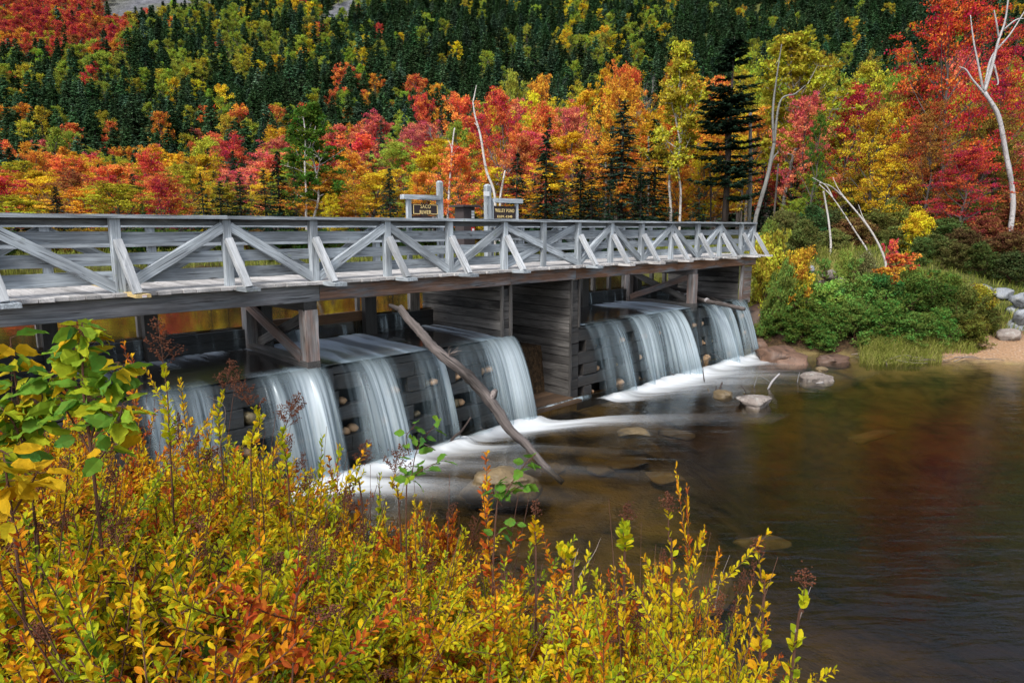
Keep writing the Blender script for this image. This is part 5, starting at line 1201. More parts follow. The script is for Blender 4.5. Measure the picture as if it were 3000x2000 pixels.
# ================================================================== BUSHES AND GRASS ON THE RIGHT BANK
def bush(key, x, ytop, Y, wpx, hm, cname, label, group='bushes on the right bank', cat='bush', k=.08, **kw):
    T = at_y(x, ytop, Y); z = gz(T[0], Y); H = T[2] - z
    H = max(H, hm)
    return plant(PR[key], T[0], Y, H, wpx * proj(T)[2] / FPX, jit(CO[cname] if isinstance(cname, str) else cname, k), label, cat, group, crown='foliage', trunk='stems', **kw)
DG = (.085, .155, .035); LG = (.15, .23, .05); OG = (.28, .26, .035)
for k, (x, yt, Y, w_, c, lab) in enumerate([
        (2262, 722, 25.4, 130, OG, 'olive yellow bush touching the end wall of the dam'), (2310, 770, 25.0, 120, (.26, .17, .025), 'golden brown bush second from the dam wall'), (2255, 800, 24.6, 90, LG, 'light green bush below the olive yellow bush at the dam'), (2320, 850, 24.6, 120, (.14, .19, .03), 'yellow green bush above the reddish boulder'),
        (2370, 880, 24.4, 130, DG, 'dark green bush at the shaded left end of the bank'), (2440, 840, 24.6, 150, LG, 'fresh green bush below the brown sided boulder'), (2440, 905, 23.9, 130, DG, 'dark green bush hanging low over the shaded water'), (2520, 860, 24.5, 150, DG, 'dark broad bush in the middle of the bank'),
        (2510, 930, 23.6, 130, DG, 'low dark bush behind the grass tuft left end'), (2590, 850, 24.2, 150, (.045, .12, .03), 'green bush under the red leaved shrub'), (2600, 915, 23.4, 140, DG, 'dark bush directly behind the grass tuft'), (2660, 865, 24.0, 150, DG, 'dark green bush below the tan boulder'),
        (2680, 925, 23.0, 130, DG, 'low dark bush behind the right half of the grass'), (2740, 880, 23.8, 140, (.06, .11, .025), 'olive green bush below the rounded pale boulder'), (2760, 940, 22.9, 120, DG, 'low bush between grass and gravel beach'), (2820, 890, 23.6, 150, (.08, .105, .025), 'olive bush below the dark slab boulder'),
        (2850, 945, 23.0, 100, (.10, .115, .025), 'small olive bush at the top of the gravel beach'), (2890, 895, 23.8, 110, (.07, .085, .022), 'brownish green bush by the white topped boulder'), (2480, 790, 25.5, 70, LG, 'upright light green sprig bush before the boulders'), (2350, 800, 25.8, 90, LG, 'pale green bush left of the brown sided boulder'),
        (2290, 925, 24.2, 110, DG, 'dark bush over the reddish boulder by the last waterfall'), (2350, 950, 23.9, 120, (.10, .17, .035), 'yellowish green bush low over the wet slab'), (2410, 960, 23.6, 110, DG, 'dark bush drooping to the water at the shaded slab'), (2700, 830, 24.8, 120, (.12, .19, .04), 'yellow green bush before the tan boulder'), (2780, 845, 24.6, 120, (.10, .15, .03), 'olive green bush before the small pale boulder'), (2860, 870, 24.2, 110, OG, 'yellow olive bush under the white topped boulder'),
        (2560, 790, 26, 90, (.13, .13, .06), 'greyish seeded bush beside the red leaved shrub')]):
    bush('bush%d' % (k % 4), x, yt - rng.uniform(0, 42), Y, w_ * rng.uniform(.85, 1.1), .8, tuple(np.array(c) * rng.uniform(.95, 1.6) * np.array([1.12, 1, .9])), lab, lean=(rng.normal(0, .12), rng.normal(0, .12)))
bush('sapling0', 2640, 745, 25.4, 100, 1.0, 'coral', 'bright red leaved shrub in front of the leaning birch feet', cat='shrub')
bush('sapling0', 2600, 785, 24.8, 90, .9, 'orange', 'orange red shrub just below the bright red one', cat='shrub')
bush('sapling0', 2620, 705, 26.0, 46, 1.0, 'red', 'tall thin red sapling above the bright red shrub', cat='sapling')
bush('bush0', 2692, 632, 30, 92, 1.5, 'yellow', 'bright yellow maple sapling on the bank', cat='sapling', name='sapling')
for k, (x, yt, Y, w_, c, lab) in enumerate([(2285, 690, 25.6, 60, OG, 'ragged yellow sprig behind the olive yellow bush'), (2360, 790, 25.4, 60, LG, 'tall loose sprig left of the brown sided boulder'), (2420, 770, 25.4, 50, LG, 'upright leggy sprig in front of the brown sided boulder'), (2500, 770, 25.2, 60, LG, 'leggy sprig left of the red leaved shrub'), (2560, 812, 24.8, 60, DG, 'dark leggy sprig under the red leaved shrub'), (2690, 800, 25.2, 60, (.20, .20, .03), 'yellowish sprig right of the red leaved shrub'),
        (2735, 800, 25.4, 60, LG, 'light sprig beside the tan boulder'), (2800, 830, 25.0, 70, (.22, .20, .04), 'straw coloured sprig at the dark slab boulder'), (2860, 850, 24.6, 60, (.13, .15, .035), 'olive sprig at the white topped boulder'), (2905, 880, 24.2, 70, (.16, .15, .04), 'straggly sprig over the gravel beach'), (2330, 830, 24.6, 60, OG, 'golden sprig above the reddish boulder'), (2460, 850, 24.2, 70, DG, 'green sprig over the shaded water'), (2600, 860, 24.0, 70, LG, 'light sprig in the middle of the bank')]):
    bush('sapling0', x, yt - 10, Y, w_, .9, c, lab, 'sprigs on the right bank', cat='shrub', name='sprig')
UG = (.12, .14, .04)
for k, (x, yt, Y, w_, c, lab) in enumerate([
        (2300, 640, 33, 130, UG, 'shaded shrub beside the leaning grey trunk'), (2385, 620, 34, 140, (.05, .09, .03), 'shaded green shrub behind the upright white birch trunk'), (2350, 680, 31, 130, (.09, .11, .03), 'green shrub on the grassy bank by the bridge end'), (2450, 690, 32, 120, UG, 'dark shrub left of the leaning birches'),
        (2500, 650, 34, 140, (.13, .075, .03), 'rusty shrub behind the leaning birches'), (2560, 640, 35, 140, (.07, .07, .02), 'olive shrub between leaning birches and yellow sapling'), (2640, 690, 31, 120, UG, 'dark shrub left of the yellow sapling'), (2630, 620, 36, 140, (.10, .10, .022), 'olive shrub behind the yellow sapling'),
        (2760, 650, 33, 150, (.055, .075, .02), 'green shrub right of the yellow sapling'), (2740, 715, 29.5, 150, (.075, .085, .025), 'weedy shrub below the yellow sapling'), (2830, 690, 30, 150, (.09, .06, .025), 'brownish shrub in the middle of the right bank'), (2900, 650, 32, 160, (.17, .05, .03), 'rusty red shrub left of the frame edge'),
        (2960, 690, 30, 160, (.10, .05, .025), 'dark rusty shrub under the dead white tree'), (2980, 610, 35, 150, (.16, .06, .028), 'red brown shrub at the foot of the dead white tree'), (2880, 745, 28, 150, (.06, .075, .022), 'dark green shrub above the white topped boulder'), (2970, 760, 27.5, 150, (.04, .05, .018), 'dark shrub above the bright sloped boulder'),
        (2800, 760, 28.5, 130, (.085, .09, .025), 'straggly olive shrub above the dark slab boulder'), (2700, 750, 29, 120, (.06, .085, .022), 'green shrub right of the red leaved shrub'), (2830, 600, 37, 170, (.085, .085, .022), 'dim olive shrub under the huge red maple'), (2420, 640, 37, 150, (.05, .06, .02), 'dim shrub deep behind the upright birch trunk'),
        (2250, 680, 30, 80, (.12, .14, .03), 'yellow green weeds bush at the end of the railing'), (2710, 590, 38, 150, (.08, .08, .022), 'dim shrub behind the yellow sapling on its right')]):
    bush('bush%d' % (k % 4), x, yt - rng.uniform(0, 25), Y, w_ * rng.uniform(.7, 1.05), 1.0, tuple(np.array(c) * rng.uniform(1.2, 1.9)), lab, 'shrubs under the trees on the right bank')
# far shore scrub seen through the railing
for k in range(26):
    x = 20 + k * 68 + rng.uniform(-20, 20); Y = float(np.interp(at_y(x, 700, 36)[0], [-90, -40, -22, -10, 0, 8, 14, 30], [42, 37, 33.5, 36, 40, 38, 30, 26])) + 1.6 + rng.uniform(0, 2)
    c = [(.05, .09, .02), (.09, .12, .02), (.17, .10, .02), (.10, .05, .02)][rng.integers(4)]
    cn = 'green' if c[1] > c[0] else 'brown'
    bush('bush%d' % (k % 4), x, 700 + rng.uniform(-20, 25), Y, rng.uniform(90, 150), 1.3, c, '%s shrub at the pond edge seen through the railing, %s' % (cn, next(v for kk, v in PLACES if x < kk)), 'scrub along the far pond shore')
g = G()
def blades(px_fun, n, h, lcr, w=.012, lean=.5):
    """grass blades: three-section bent strips"""
    X, Y = px_fun(n); Z = height(X, Y); n = len(X)
    az = rng.uniform(0, 6.28, n); d = np.column_stack([np.cos(az), np.sin(az), 0 * az]); L = h * rng.uniform(.5, 1.3, n)
    b = np.column_stack([X, Y, Z - .02]); sd = np.column_stack([-np.sin(az + .6), np.cos(az + .6), 0 * az]) * w
    up = np.array([0, 0, 1.0]); ln = (lean * rng.uniform(.2, 1.3, n))[:, None]; L = L[:, None]
    p1 = b + up * L * .55 + d * L * .18 * ln; p2 = b + up * L * .9 + d * L * .6 * ln; p3 = b + up * L * (1.0 - .25 * ln) + d * L * 1.0 * ln
    V = np.stack([b - sd, b + sd, p1 - sd * .9, p1 + sd * .9, p2 - sd * .6, p2 + sd * .6, p3], 1)
    i = np.arange(n)[:, None] * 7
    lc = np.clip(rng.uniform(lcr[0], lcr[1], n), 0, 1)
    g.add(V.reshape(-1, 3), [np.concatenate([i + np.array([0, 1, 3, 2]), i + np.array([2, 3, 5, 4])]), i + np.array([4, 5, 6])], 0, lc=np.repeat(lc, 7), wc=np.zeros((7 * n, 3)))
def tuft_px(x0, x1, y0, y1, z=.15):
    def f(n):
        x = rng.uniform(x0, x1, n); y = rng.uniform(y0, y1, n); P = np.array([at_z(a, b, z) for a, b in zip(x, y)]); return P[:, 0], P[:, 1]
    return f
blades(tuft_px(2520, 2760, 1012, 1050), 3600, .42, (.35, .85), .009, .8)
blades(tuft_px(2540, 2700, 1030, 1056), 1500, .40, (.35, .85), .010, .9)
blades(tuft_px(2750, 2860, 1005, 1040), 1300, .35, (.3, .9), .010)
blades(tuft_px(2830, 3000, 975, 1000, .4), 900, .35, (.3, .8), .010)
def fld(x0, x1, Y0, Y1):
    def f(n):
        Y = rng.uniform(Y0, Y1, n); x = rng.uniform(x0, x1, n); return (x - 1500) / FPX * Y * 1.01, Y
    return f
blades(fld(2215, 2480, 25.5, 33), 6000, .42, (.25, .95), .013, .6)
blades(fld(2280, 2560, 25, 29), 3000, .6, (.6, 1.0), .012, .6)
blades(fld(2480, 3000, 26, 34), 3500, .3, (.05, .7), .014, .6)
blades(lambda n: ((lambda X: (X, np.interp(X, [-90, -40, -22, -10, 0, 8, 14, 30], [42, 37, 33.5, 36, 40, 38, 30, 26]) + rng.uniform(.2, 2.2, n)))(rng.uniform(-32, 15, n))), 6000, .5, (.3, .75), .02, .5)
tag(g.build('grass', M_GRASS), 'grass on the banks and the pond shore', kind='stuff')
# litter of drift sticks along the shore
for k, (x, y, w_) in enumerate([(2640, 1058, 90), (2700, 1050, 110), (2560, 1040, 80), (2860, 1056, 90), (2480, 1030, 80), (2420, 1020, 60)]):
    c = at_z(x, y, .08); g = G()
    for q in range(5):
        L = w_ * 24 / FPX * rng.uniform(.3, .7); az = rng.normal(.1, .5); b = c + np.array([rng.normal(0, .25), rng.normal(0, .12), rng.uniform(0, .08)]); d = np.array([math.cos(az), math.sin(az) * .5, rng.normal(.05, .12)])
        tube(g, spline([b - d * L, b + rng.normal(0, .04, 3), b + d * L], 7), [.018, .012, .006], 5)
    tag(g.build('drift_branch', M_STEMG if k != 4 else M_STEM, smooth=True, origin=tuple(c)), ['tangle of grey drift twigs in front of the grass tuft', 'drift twigs at the right half of the grass', 'few dark sticks at the left end of the grass', 'pale driftwood twig on the gravel beach edge', 'dark root tangle under the low dark bush', 'brown branches under the shaded bushes'][k], 'branch')
# little wooden rail in the shade behind the bank
c = at_y(2330, 668, 36); rt = empty('bench', (c[0], c[1], gz(c[0], c[1])), 'weathered picnic bench half hidden in the shade behind the bank', 'bench')
part('table_top', M_DECK, rt, lambda g: timber(g, c + (-.8, 0, 0), c + (.8, .3, 0), .6, .06)); part('seat', M_BROWNB, rt, lambda g: timber(g, c + (-.8, -.6, -.32), c + (.8, -.3, -.32), .25, .06))
for q in (-.6, .6): part('leg', M_BROWNB, rt, lambda g: timber(g, c + (q, 0, -1.0), c + (q, 0.05, -.03), .1, .1, up=(0, 1, 0)))

# ================================================================== FOREGROUND SHRUBS
LT = np.array([(0, 0, 0), (.28, .16, .03), (.28, 0, -.01), (.28, -.16, .03), (.62, .25, .05), (.62, 0, .0), (.62, -.25, .05), (.86, .15, .01), (.86, 0, -.03), (.86, -.15, .01), (1.0, 0, -.07)])
LQ = np.array([(1, 2, 5, 4), (2, 3, 6, 5), (4, 5, 8, 7), (5, 6, 9, 8)]); LTr = np.array([(0, 2, 1), (0, 3, 2), (7, 8, 10), (8, 9, 10)])
def leaves3d(g, B, D, L, lc, r, tmpl=LT, quads=LQ, tris=LTr, wmul=1.0, roll=.5, curl=.0):
    n = len(B); D = D / np.linalg.norm(D, axis=1)[:, None]
    U = np.array([0, 0, 1.0]) + r.normal(0, roll, (n, 3)); S = np.cross(U, D); S /= np.linalg.norm(S, axis=1)[:, None] + 1e-9; Nn = np.cross(D, S)
    T = tmpl.copy()
    cv = r.normal(curl, .16, n)[:, None]
    x = T[:, 0][None, :]; y = T[:, 1][None, :] * wmul * r.uniform(.8, 1.2, n)[:, None]; z = T[:, 2][None, :] + cv * x * x
    V = B[:, None] + (x[..., None] * D[:, None] + y[..., None] * S[:, None] + z[..., None] * Nn[:, None]) * L[:, None, None]
    k = len(T); o = np.arange(n)[:, None, None] * k
    Fs = [(o + quads[None]).reshape(-1, quads.shape[1])]
    if tris is not None: Fs.append((o + tris[None]).reshape(-1, 3))
    g.add(V.reshape(-1, 3), Fs, 0, lc=np.repeat(np.clip(lc, 0, 1), k))
OCT = np.array([(1, 0, 0), (-1, 0, 0), (0, 1, 0), (0, -1, 0), (0, 0, 1), (0, 0, -1)], float); OCF = np.array([(0, 2, 4), (2, 1, 4), (1, 3, 4), (3, 0, 4), (2, 0, 5), (1, 2, 5), (3, 1, 5), (0, 3, 5)])
def beads(g, C, rad, r):
    n = len(C); V = C[:, None] + OCT[None] * (rad * r.uniform(.6, 1.3, (n, 1, 3)))
    g.add(V.reshape(-1, 3), (np.arange(n)[:, None, None] * 6 + OCF[None]).reshape(-1, 3), 0, wc=V.reshape(-1, 3) * 3)
def panicle(gs, gh, tip, d, L, r):
    n = int(9 + L * 60)
    for k in range(n):
        t = k / n; q = tip + d * L * t; az = k * 2.4; bl = L * (.36 * (1 - t) + .07) * r.uniform(.6, 1.2)
        e = q + (np.array([math.cos(az), math.sin(az), .55]) + d * .35) * bl
        tube(gs, [q, e], [.0011, .0008], 3, cap=False)
        m = max(4, int(bl * 420)); tt = r.uniform(.35, 1.1, m)[:, None]
        beads(gh, q + (e - q) * tt + r.normal(0, .0055, (m, 3)), .0036, r)
    tube(gs, [tip, tip + d * L], [.0016, .001], 3, cap=False)
def spiraea(seed, stems=20, H=1.2, R=.36, bias=.5, spread=.2, heads=.4, leafden=1.0):
    r = np.random.default_rng(seed); gs, gl, gh = G(), G(), []
    for i in range(stems):
        az = r.uniform(0, 6.28); rr = R * math.sqrt(r.random()); h = H * r.uniform(.72, 1.0) * (1 - .25 * (rr / R) ** 2)
        b = np.array([math.cos(az) * rr * .35, math.sin(az) * rr * .35, -.05]); t = np.array([math.cos(az) * rr * 1.5, math.sin(az) * rr * 1.5, h]) + r.normal(0, .06, 3)
        P = spline([b, (b * .55 + t * .45) + r.normal(0, .05, 3), t], 14); tube(gs, P, [.0055, .0035, .0016], 5, cap=False)
        axes = [(P[5:], 1.0)]
        for j in range(r.integers(4, 8)):
            q = P[r.integers(5, 12)]; a2 = r.uniform(0, 6.28); l2 = h * r.uniform(.12, .34)
            e = q + np.array([math.cos(a2) * .85, math.sin(a2) * .85, .75]) * l2
            S_ = spline([q, (q + e) / 2 + np.array([math.cos(a2), math.sin(a2), 0]) * .02, e], 7); tube(gs, S_, [.0025, .0013], 4, cap=False); axes.append((S_, .85))
        sb = np.clip(bias + r.normal(0, spread), 0, 1)
        for A, k in axes:
            Ls = np.concatenate([[0], np.cumsum(np.linalg.norm(np.diff(A, axis=0), axis=1))]); n = int(Ls[-1] / .0072 * leafden) + 4
            u = np.sort(r.uniform(.0, 1.0, n) ** .8); q = np.column_stack([np.interp(u * Ls[-1], Ls, A[:, c]) for c in range(3)])
            ax = unit(A[-1] - A[0]); ph = np.arange(n) * 2.4 + r.uniform(0, 6)
            e1 = unit(np.cross(ax, (0.3, .9, .1))); e2 = np.cross(ax, e1)
            D = (np.cos(ph)[:, None] * e1 + np.sin(ph)[:, None] * e2) * r.uniform(.55, 1.0, (n, 1)) + ax * r.uniform(.45, 1.0, (n, 1)) * (.6 + .7 * u[:, None])
            L = r.uniform(.026, .048, n) * (1.0 - .35 * u ** 3) * k
            leaves3d(gl, q, D, L, sb + .03 + r.normal(0, .14, n) + .08 * (u - .5), r, wmul=.8)
            if r.random() < heads * (.40 if k == 1.0 else .03): gh.append(G()); panicle(gs, gh[-1], A[-1], unit(ax + r.normal(0, .12, 3)), r.uniform(.06, .15) * (1 if k == 1 else .6), r)
    # dead grey stalks
    for j in range(4):
        az = r.uniform(0, 6.28); t = np.array([math.cos(az) * R, math.sin(az) * R, H * r.uniform(.8, 1.08)]); tube(gs, spline([(0, 0, 0), t * .5 + r.normal(0, .05, 3), t], 9), [.004, .0012], 4, cap=False)
    return gs, gl, gh
SPIR = []
for i, (bias, heads, desc, hgt) in enumerate([(.48, .35, 'lime and yellow', 1.2), (.62, .6, 'yellow', 1.2), (.69, .35, 'golden yellow', 1.15), (.50, .75, 'yellow green, many headed', 1.25), (.60, .3, 'yellow and orange', 1.1), (.32, .25, 'green and lime', 1.1), (.50, .9, 'yellow, heavily headed', 1.2), (.72, .35, 'orange red tinged', 1.0)]):
    gs, gl, gh = spiraea(500 + i, bias=bias, heads=heads, H=hgt)
    SPIR.append((gs.mesh('shrub_stems', M_STEM), gl.mesh('shrub_leaves', M_SHRUB), [h.mesh('shrub_head', M_SEED) for h in gh], hgt, desc))
YS_X = [-200, 0, 150, 300, 400, 620, 800, 950, 1100, 1250, 1400, 1500, 1650, 1750, 1850, 1960, 2100, 2200, 2300, 2360, 2400]
YS_Y = [1170, 1185, 1205, 1205, 1215, 1225, 1300, 1380, 1425, 1475, 1535, 1600, 1640, 1660, 1645, 1645, 1730, 1715, 1760, 1800, 2200]
def shrub(X, Y, H, k, label, rot=None, wide=1.0):
    ms, ml, mh, h0, desc = SPIR[k]
    z = gz(X, Y)
    root = empty('shrub', (X, Y, z), label, 'shrub', 'spiraea shrubs of the foreground thicket'); s = H / h0
    root.scale = (max(.8, min(1, s)) * wide, max(.8, min(1, s)) * wide, s); root.rotation_euler = (rng.normal(0, .06), rng.normal(0, .06), rng.uniform(0, 6.28) if rot is None else rot)
    for nm, m in [('stems', ms), ('foliage', ml)] + [('seed_head', q) for q in mh]:
        o = bpy.data.objects.new(nm, m); COL.objects.link(o); o.parent = root
    return root
SHR = []
for rowi, (Yr, off) in enumerate(((4.3, 0), (3.7, 55), (3.15, 130), (2.65, 215), (2.2, 320), (1.8, 450), (1.5, 600))):
    step = .46 * FPX / Yr * .80
    x = -300 + rng.uniform(0, step)
    while x < 2340 - .23 * FPX / Yr:
        Y = Yr + rng.uniform(-.18, .18)
        yt = np.interp(x, YS_X, YS_Y) + max(0, off - (0 if x < 1250 else 130 if x < 1650 else 215)) * .62 + rng.uniform(-35, 30)
        if rowi > 0 and x > 1900: yt = max(yt - off * .25, np.interp(x, YS_X, YS_Y))
        T = at_y(x, yt, Y); z = gz(T[0], Y); H = T[2] - z
        if rowi <= 1 and x > 1250 or rowi == 2 and x > 1650: x += step; continue
        if H > .35 and yt < 2090: SHR.append((x, yt, T[0], Y, H, rowi))
        x += step * rng.uniform(.85, 1.15)
cells = {}
for (x, yt, X, Y, H, rowi) in SHR:
    k = int(rng.choice(8, p=[.24, .24, .16, .13, .04, .12, .06, .01] if x < 1250 else [.08, .20, .32, .05, .22, .03, .05, .05]))
    if Y < 2 and x < 1100: k = int(rng.choice([5, 0, 3, 6, 1]))
    pl = ['under the big leaved sapling' if x < 420 else 'below the spray at the left' if x < 800 else 'before the white foam' if x < 1150 else 'at the slim green saplings' if x < 1600 else 'before the dark pool' if x < 1950 else 'at the thicket right end'][0]
    rw = ['rearmost', 'second rank', 'third rank', 'middle rank', 'fifth rank', 'near rank', 'nearest'][rowi]
    lab = '%s %s spiraea shrub %s' % (rw, SPIR[k][4].replace(', many headed', ' headed').replace(', heavily headed', ' seeded'), pl)
    t = shrub(X, Y, min(H * 1.06, 1.9), k, lab, wide=1.08 if x < 1800 else .72)
    cells.setdefault(lab, []).append((x, t))
for lab, L in cells.items():
    L.sort(key=lambda q: q[0])
    if len(L) == 2:
        L[0][1]['label'] = lab + ', left of its twin'; L[1][1]['label'] = lab + ', right of its twin'
    elif len(L) > 2:
        for q, (x, t) in enumerate(L): t['label'] = lab + ', %s such' % ['first', 'second', 'third', 'fourth', 'fifth', 'sixth'][min(q, 5)]
# ---- tall single shoots standing out against water
def shoot(pts, Y, lab, bias, head=.12, leafn=60, leafL=.046, mat=None, serr=False, cat='shoot', r=None, u0=.35):
    r = np.random.default_rng(abs(hash(lab)) % 9999 if False else sum(map(ord, lab))); gs, gl, gh = G(), G(), G()
    P = [at_y(x, y, Y) for x, y in pts]; P[0][2] = min(P[0][2], gz(P[0][0], Y)); root = empty('shrub_shoot', P[0], lab, cat)
    A = spline(P, 20); tube(gs, A, [.006, .003, .0015], 5, cap=False); A = A[int(20 * u0):]
    Ls = np.concatenate([[0], np.cumsum(np.linalg.norm(np.diff(A, axis=0), axis=1))]); u = np.sort(r.uniform(0, 1, leafn)); q = np.column_stack([np.interp(u * Ls[-1], Ls, A[:, c]) for c in range(3)])
    ph = np.arange(leafn) * 2.4; D = np.column_stack([np.cos(ph), np.sin(ph), 0 * ph]) * r.uniform(.5, 1, (leafn, 1)) + np.array([0, 0, 1]) * (.45 + .7 * u[:, None])
    leaves3d(gl, q, D, leafL * r.uniform(.75, 1.15, leafn) * (1 - .35 * u ** 3), bias + r.normal(0, .10, leafn), r)
    if head: panicle(gs, gh, A[-1], unit(A[-1] - A[-4]), head, r)
    gs.build('stem', M_STEM, root); gl.build('foliage', M_SHRUB, root)
    if gh.V: gh.build('seed_head', M_SEED, root)
shoot([(490, 1500), (500, 1350), (492, 1180), (480, 1075)], 2.7, 'tall brown headed spiraea shoot beside the big leaved sapling', .40, .20, 55, .04)
shoot([(660, 1500), (650, 1350), (640, 1220), (655, 1150)], 3.0, 'rust headed spiraea shoot before the leftmost waterfall', .45, .16, 40, .04)
shoot([(740, 1500), (735, 1370), (760, 1240), (745, 1200)], 2.8, 'rust headed spiraea shoot right of the leftmost waterfall', .50, .16, 40, .04)
shoot([(850, 1560), (845, 1420), (825, 1300), (835, 1255)], 2.8, 'spreading rust headed spiraea shoot over the dark dam face', .36, .17, 40, .04)
shoot([(1080, 1560), (1060, 1480), (1040, 1420), (1052, 1370)], 3.2, 'rust headed shoot against the white foam', .55, .15, 25, .035)
shoot([(1180, 1620), (1170, 1500), (1150, 1430), (1155, 1395)], 3.0, 'dense rust headed shoot left of the slim green sapling', .6, .16, 25, .035)
shoot([(1575, 1760), (1570, 1640), (1566, 1560), (1568, 1510)], 2.3, 'upright coral leaved shoot before the dark pool', .68, .06, 34, .036)
shoot([(1830, 1760), (1830, 1660), (1825, 1580), (1832, 1530)], 2.1, 'upright yellow green shoot left of the tallest one', .40, .07, 44, .040)
shoot([(1990, 1830), (1968, 1680), (1960, 1580), (1958, 1505)], 1.95, 'tallest golden shoot standing against the pool', .58, .07, 60, .040, u0=.2)
shoot([(2210, 1960), (2235, 1800), (2230, 1700), (2222, 1625)], 1.8, 'golden shoot with leafy tip near the right end of the thicket', .64, .05, 70, .040, u0=.2)
shoot([(2290, 1990), (2330, 1880), (2352, 1790), (2356, 1725)], 1.7, 'rightmost leafy shoot of the thicket', .42, .06, 60, .044, u0=.15)
shoot([(1690, 1800), (1680, 1700), (1650, 1640), (1640, 1600)], 2.15, 'short yellow shoot left of the yellow green one', .52, .0, 40, .040)
# thin leafless stalks
for k, (pts, Y) in enumerate([([(1695, 1690), (1740, 1620), (1760, 1575)], 2.1), ([(2095, 1780), (2110, 1700), (2138, 1625)], 1.9), ([(2330, 1850), (2360, 1760), (2382, 1702)], 1.7), ([(1680, 1660), (1690, 1620), (1695, 1605)], 2.1), ([(930, 1420), (900, 1360), (890, 1310)], 2.9), ([(640, 1330), (660, 1200), (610, 1160)], 2.8)]):
    g = G(); tube(g, spline([at_y(x, y, Y) for x, y in pts], 12), [.002, .0008], 4); tag(g.build('stalk', M_STEMG), 'thin bare stalk ' + ['before the dark pool', 'right of the tallest golden shoot', 'beyond the rightmost leafy shoot', 'short, near the coral leaved shoot', 'before the second waterfall', 'before the leftmost waterfall'][k], 'stalk')
# ---- big leaved sapling at the left and two slim birch saplings
def big_tmpl():
    xs = [0, .10, .25, .42, .6, .78, .9]; hw = [0, .24, .37, .40, .32, .19, .09]; T = [(0, 0, 0)]
    for i in range(1, 7):
        j = .035 * (1 if i % 2 else -1)
        T += [(xs[i] + .02, hw[i] + j, .06 + .03 * math.sin(i * 2)), (xs[i], 0, 0), (xs[i] + .02, -hw[i] - j, .06 + .03 * math.cos(i * 2))]
    T.append((1, 0, -.02)); T = np.array(T)
    q = []; t = [(0, 2, 1), (0, 3, 2)]
    for i in range(5):
        a = 1 + 3 * i; q += [(a, a + 1, a + 4, a + 3), (a + 1, a + 2, a + 5, a + 4)]
    t += [(16, 17, 19), (17, 18, 19)]
    return T, np.array(q), np.array(t)
BT, BQ, BTr = big_tmpl()
def leafy_sapling(lab, axes, leafL, n_per, lcm, lcs, hang=.45, rad=.005, seed=0, name='sapling', wm=.82):
    r = np.random.default_rng(700 + seed); gs, gl = G(), G(); root = None
    for k, (pts, Y) in enumerate(axes):
        P = [at_y(q[0], q[1], Y + (q[2] if len(q) > 2 else 0)) for q in pts]
        if k == 0:
            P[0][2] = min(P[0][2], gz(P[0][0], P[0][1])); root = empty(name, P[0], lab, 'sapling', None)
        A = spline(P, 24); tube(gs, A, [rad if k == 0 else rad * .6, rad * .3], 6, cap=False)
        n = n_per[k]; u = np.linspace(.35 if k == 0 else .15, 1, n); i = (u * 23).astype(int); q = A[i]
        ax = unit(A[-1] - A[-5]); ph = np.arange(n) * 2.5 + r.uniform(0, 6)
        D = np.column_stack([np.cos(ph), np.sin(ph) * .8, 0 * ph]) + ax * .35 + np.array([0, 0, -hang]) + r.normal(0, .25, (n, 3))
        L = leafL * r.uniform(.65, 1.15, n)
        pet = q + D / np.linalg.norm(D, axis=1)[:, None] * (leafL * .22)
        for a, b in zip(q, pet): tube(gs, [a, b], [.0012, .0009], 3, cap=False)
        leaves3d(gl, pet, D, L, lcm + r.normal(0, lcs, n), r, BT, BQ, BTr, wmul=wm, roll=.9, curl=-.22)
    gs.build('stem', M_STEM, root); gl.build('foliage', M_SAPL, root); return root
leafy_sapling('big heart leaved green and yellow sapling at the left before the dam', [([(300, 1600), (270, 1350), (245, 1150), (243, 1000), (240, 945)], 1.75), ([(262, 1300), (300, 1180), (330, 1100), (350, 1060)], 1.75), ([(262, 1320), (200, 1210), (160, 1130), (150, 1090)], 1.8), ([(262, 1380), (330, 1290), (352, 1220), (360, 1180)], 1.7), ([(262, 1250), (215, 1110), (205, 1050), (208, 1010)], 1.8)],
              .066, [52, 32, 28, 26, 26], .58, .25, seed=1)
leafy_sapling('heart leaved sapling with lime tip at the left frame edge', [([(110, 1600), (80, 1350), (50, 1150), (30, 990)], 1.85), ([(80, 1330), (40, 1240), (0, 1190)], 1.8), ([(80, 1300), (120, 1190), (125, 1120)], 1.85), ([(85, 1400), (20, 1330), (-20, 1310)], 1.75)], .068, [46, 28, 28, 22], .64, .25, seed=2)
leafy_sapling('yellow and orange large leaved sapling low at the left frame edge', [([(60, 1750), (40, 1550), (20, 1400), (10, 1330)], 1.6), ([(40, 1500), (90, 1420), (110, 1380)], 1.6)], .09, [18, 12], .98, .12, seed=3)
leafy_sapling('slim green birch sapling in front of the white foam', [([(1180, 1640), (1190, 1480), (1205, 1400), (1225, 1310), (1290, 1225)], 2.6), ([(1205, 1400), (1240, 1375), (1290, 1350)], 2.6), ([(1198, 1330), (1190, 1280), (1215, 1245)], 2.6)], .058, [17, 8, 6], .3, .12, .15, .004, seed=4, wm=.78)
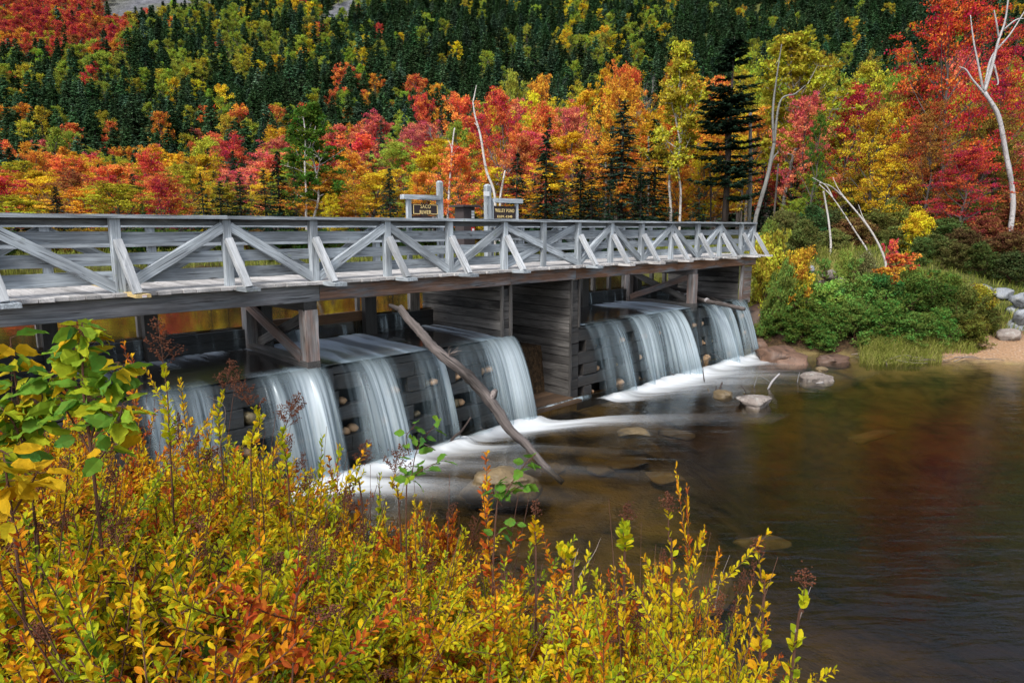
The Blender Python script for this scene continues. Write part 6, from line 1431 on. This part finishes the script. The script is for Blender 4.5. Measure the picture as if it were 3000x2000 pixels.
leafy_sapling('slim green birch sapling leaning right below the log foot', [([(1420, 1700), (1450, 1550), (1480, 1450), (1530, 1370), (1570, 1330)], 2.4), ([(1470, 1480), (1445, 1440), (1450, 1420)], 2.4), ([(1480, 1455), (1510, 1430), (1540, 1420)], 2.4), ([(1440, 1580), (1480, 1545), (1520, 1530)], 2.4)], .052, [14, 8, 7, 6], .28, .12, .15, .004, seed=5, wm=.78)
# ================================================================== LIGHT, SKY, CAMERA
w = bpy.data.worlds.new('World'); sc.world = w; w.use_nodes = True; nt = w.node_tree; nt.nodes.clear()
SUN_EL, SUN_AZ = math.radians(48), math.radians(205)
sky = nt.nodes.new('ShaderNodeTexSky'); sky.sky_type = 'NISHITA'; sky.sun_disc = False; sky.sun_elevation = SUN_EL; sky.sun_rotation = SUN_AZ
sky.air_density = 1.0; sky.dust_density = 3.0; sky.ozone_density = 1.0
hs = nd(nt, 'HueSaturation', {'Color': sky.outputs[0], 'Saturation': 0.55})
bg = nd(nt, 'Background', {'Color': hs.outputs[0], 'Strength': 0.115}); o = nt.nodes.new('ShaderNodeOutputWorld'); nt.links.new(bg.outputs[0], o.inputs[0])
sd = bpy.data.lights.new('sun', 'SUN'); sd.energy = 1.5; sd.angle = math.radians(14); sd.color = (1.0, 0.96, 0.90)
so = bpy.data.objects.new('sun', sd); COL.objects.link(so)
from mathutils import Vector
dv = Vector((math.sin(SUN_AZ) * math.cos(SUN_EL), math.cos(SUN_AZ) * math.cos(SUN_EL), math.sin(SUN_EL)))
so.rotation_euler = dv.to_track_quat('Z', 'Y').to_euler(); so.location = (0, -20, 40)
cd = bpy.data.cameras.new('camera'); co = bpy.data.objects.new('camera', cd); COL.objects.link(co)
co.location = (0, 0, HCAM); co.rotation_euler = (math.pi / 2 - PIT, 0, 0)
cd.sensor_width = 36; cd.lens = FPX / 3000 * 36; cd.clip_start = 0.05; cd.clip_end = 3000
sc.camera = co
sc.view_settings.view_transform = 'Standard'; sc.view_settings.look = 'None'; sc.view_settings.gamma = 1; sc.view_settings.use_curve_mapping = False
sc.view_settings.exposure = 1.12
cy = sc.cycles; cy.max_bounces = 8; cy.transparent_max_bounces = 24; cy.diffuse_bounces = 3; cy.glossy_bounces = 3; cy.transmission_bounces = 4; cy.volume_bounces = 0
cy.caustics_reflective = False; cy.caustics_refractive = False; cy.use_denoising = True
cy.sample_clamp_indirect = 4
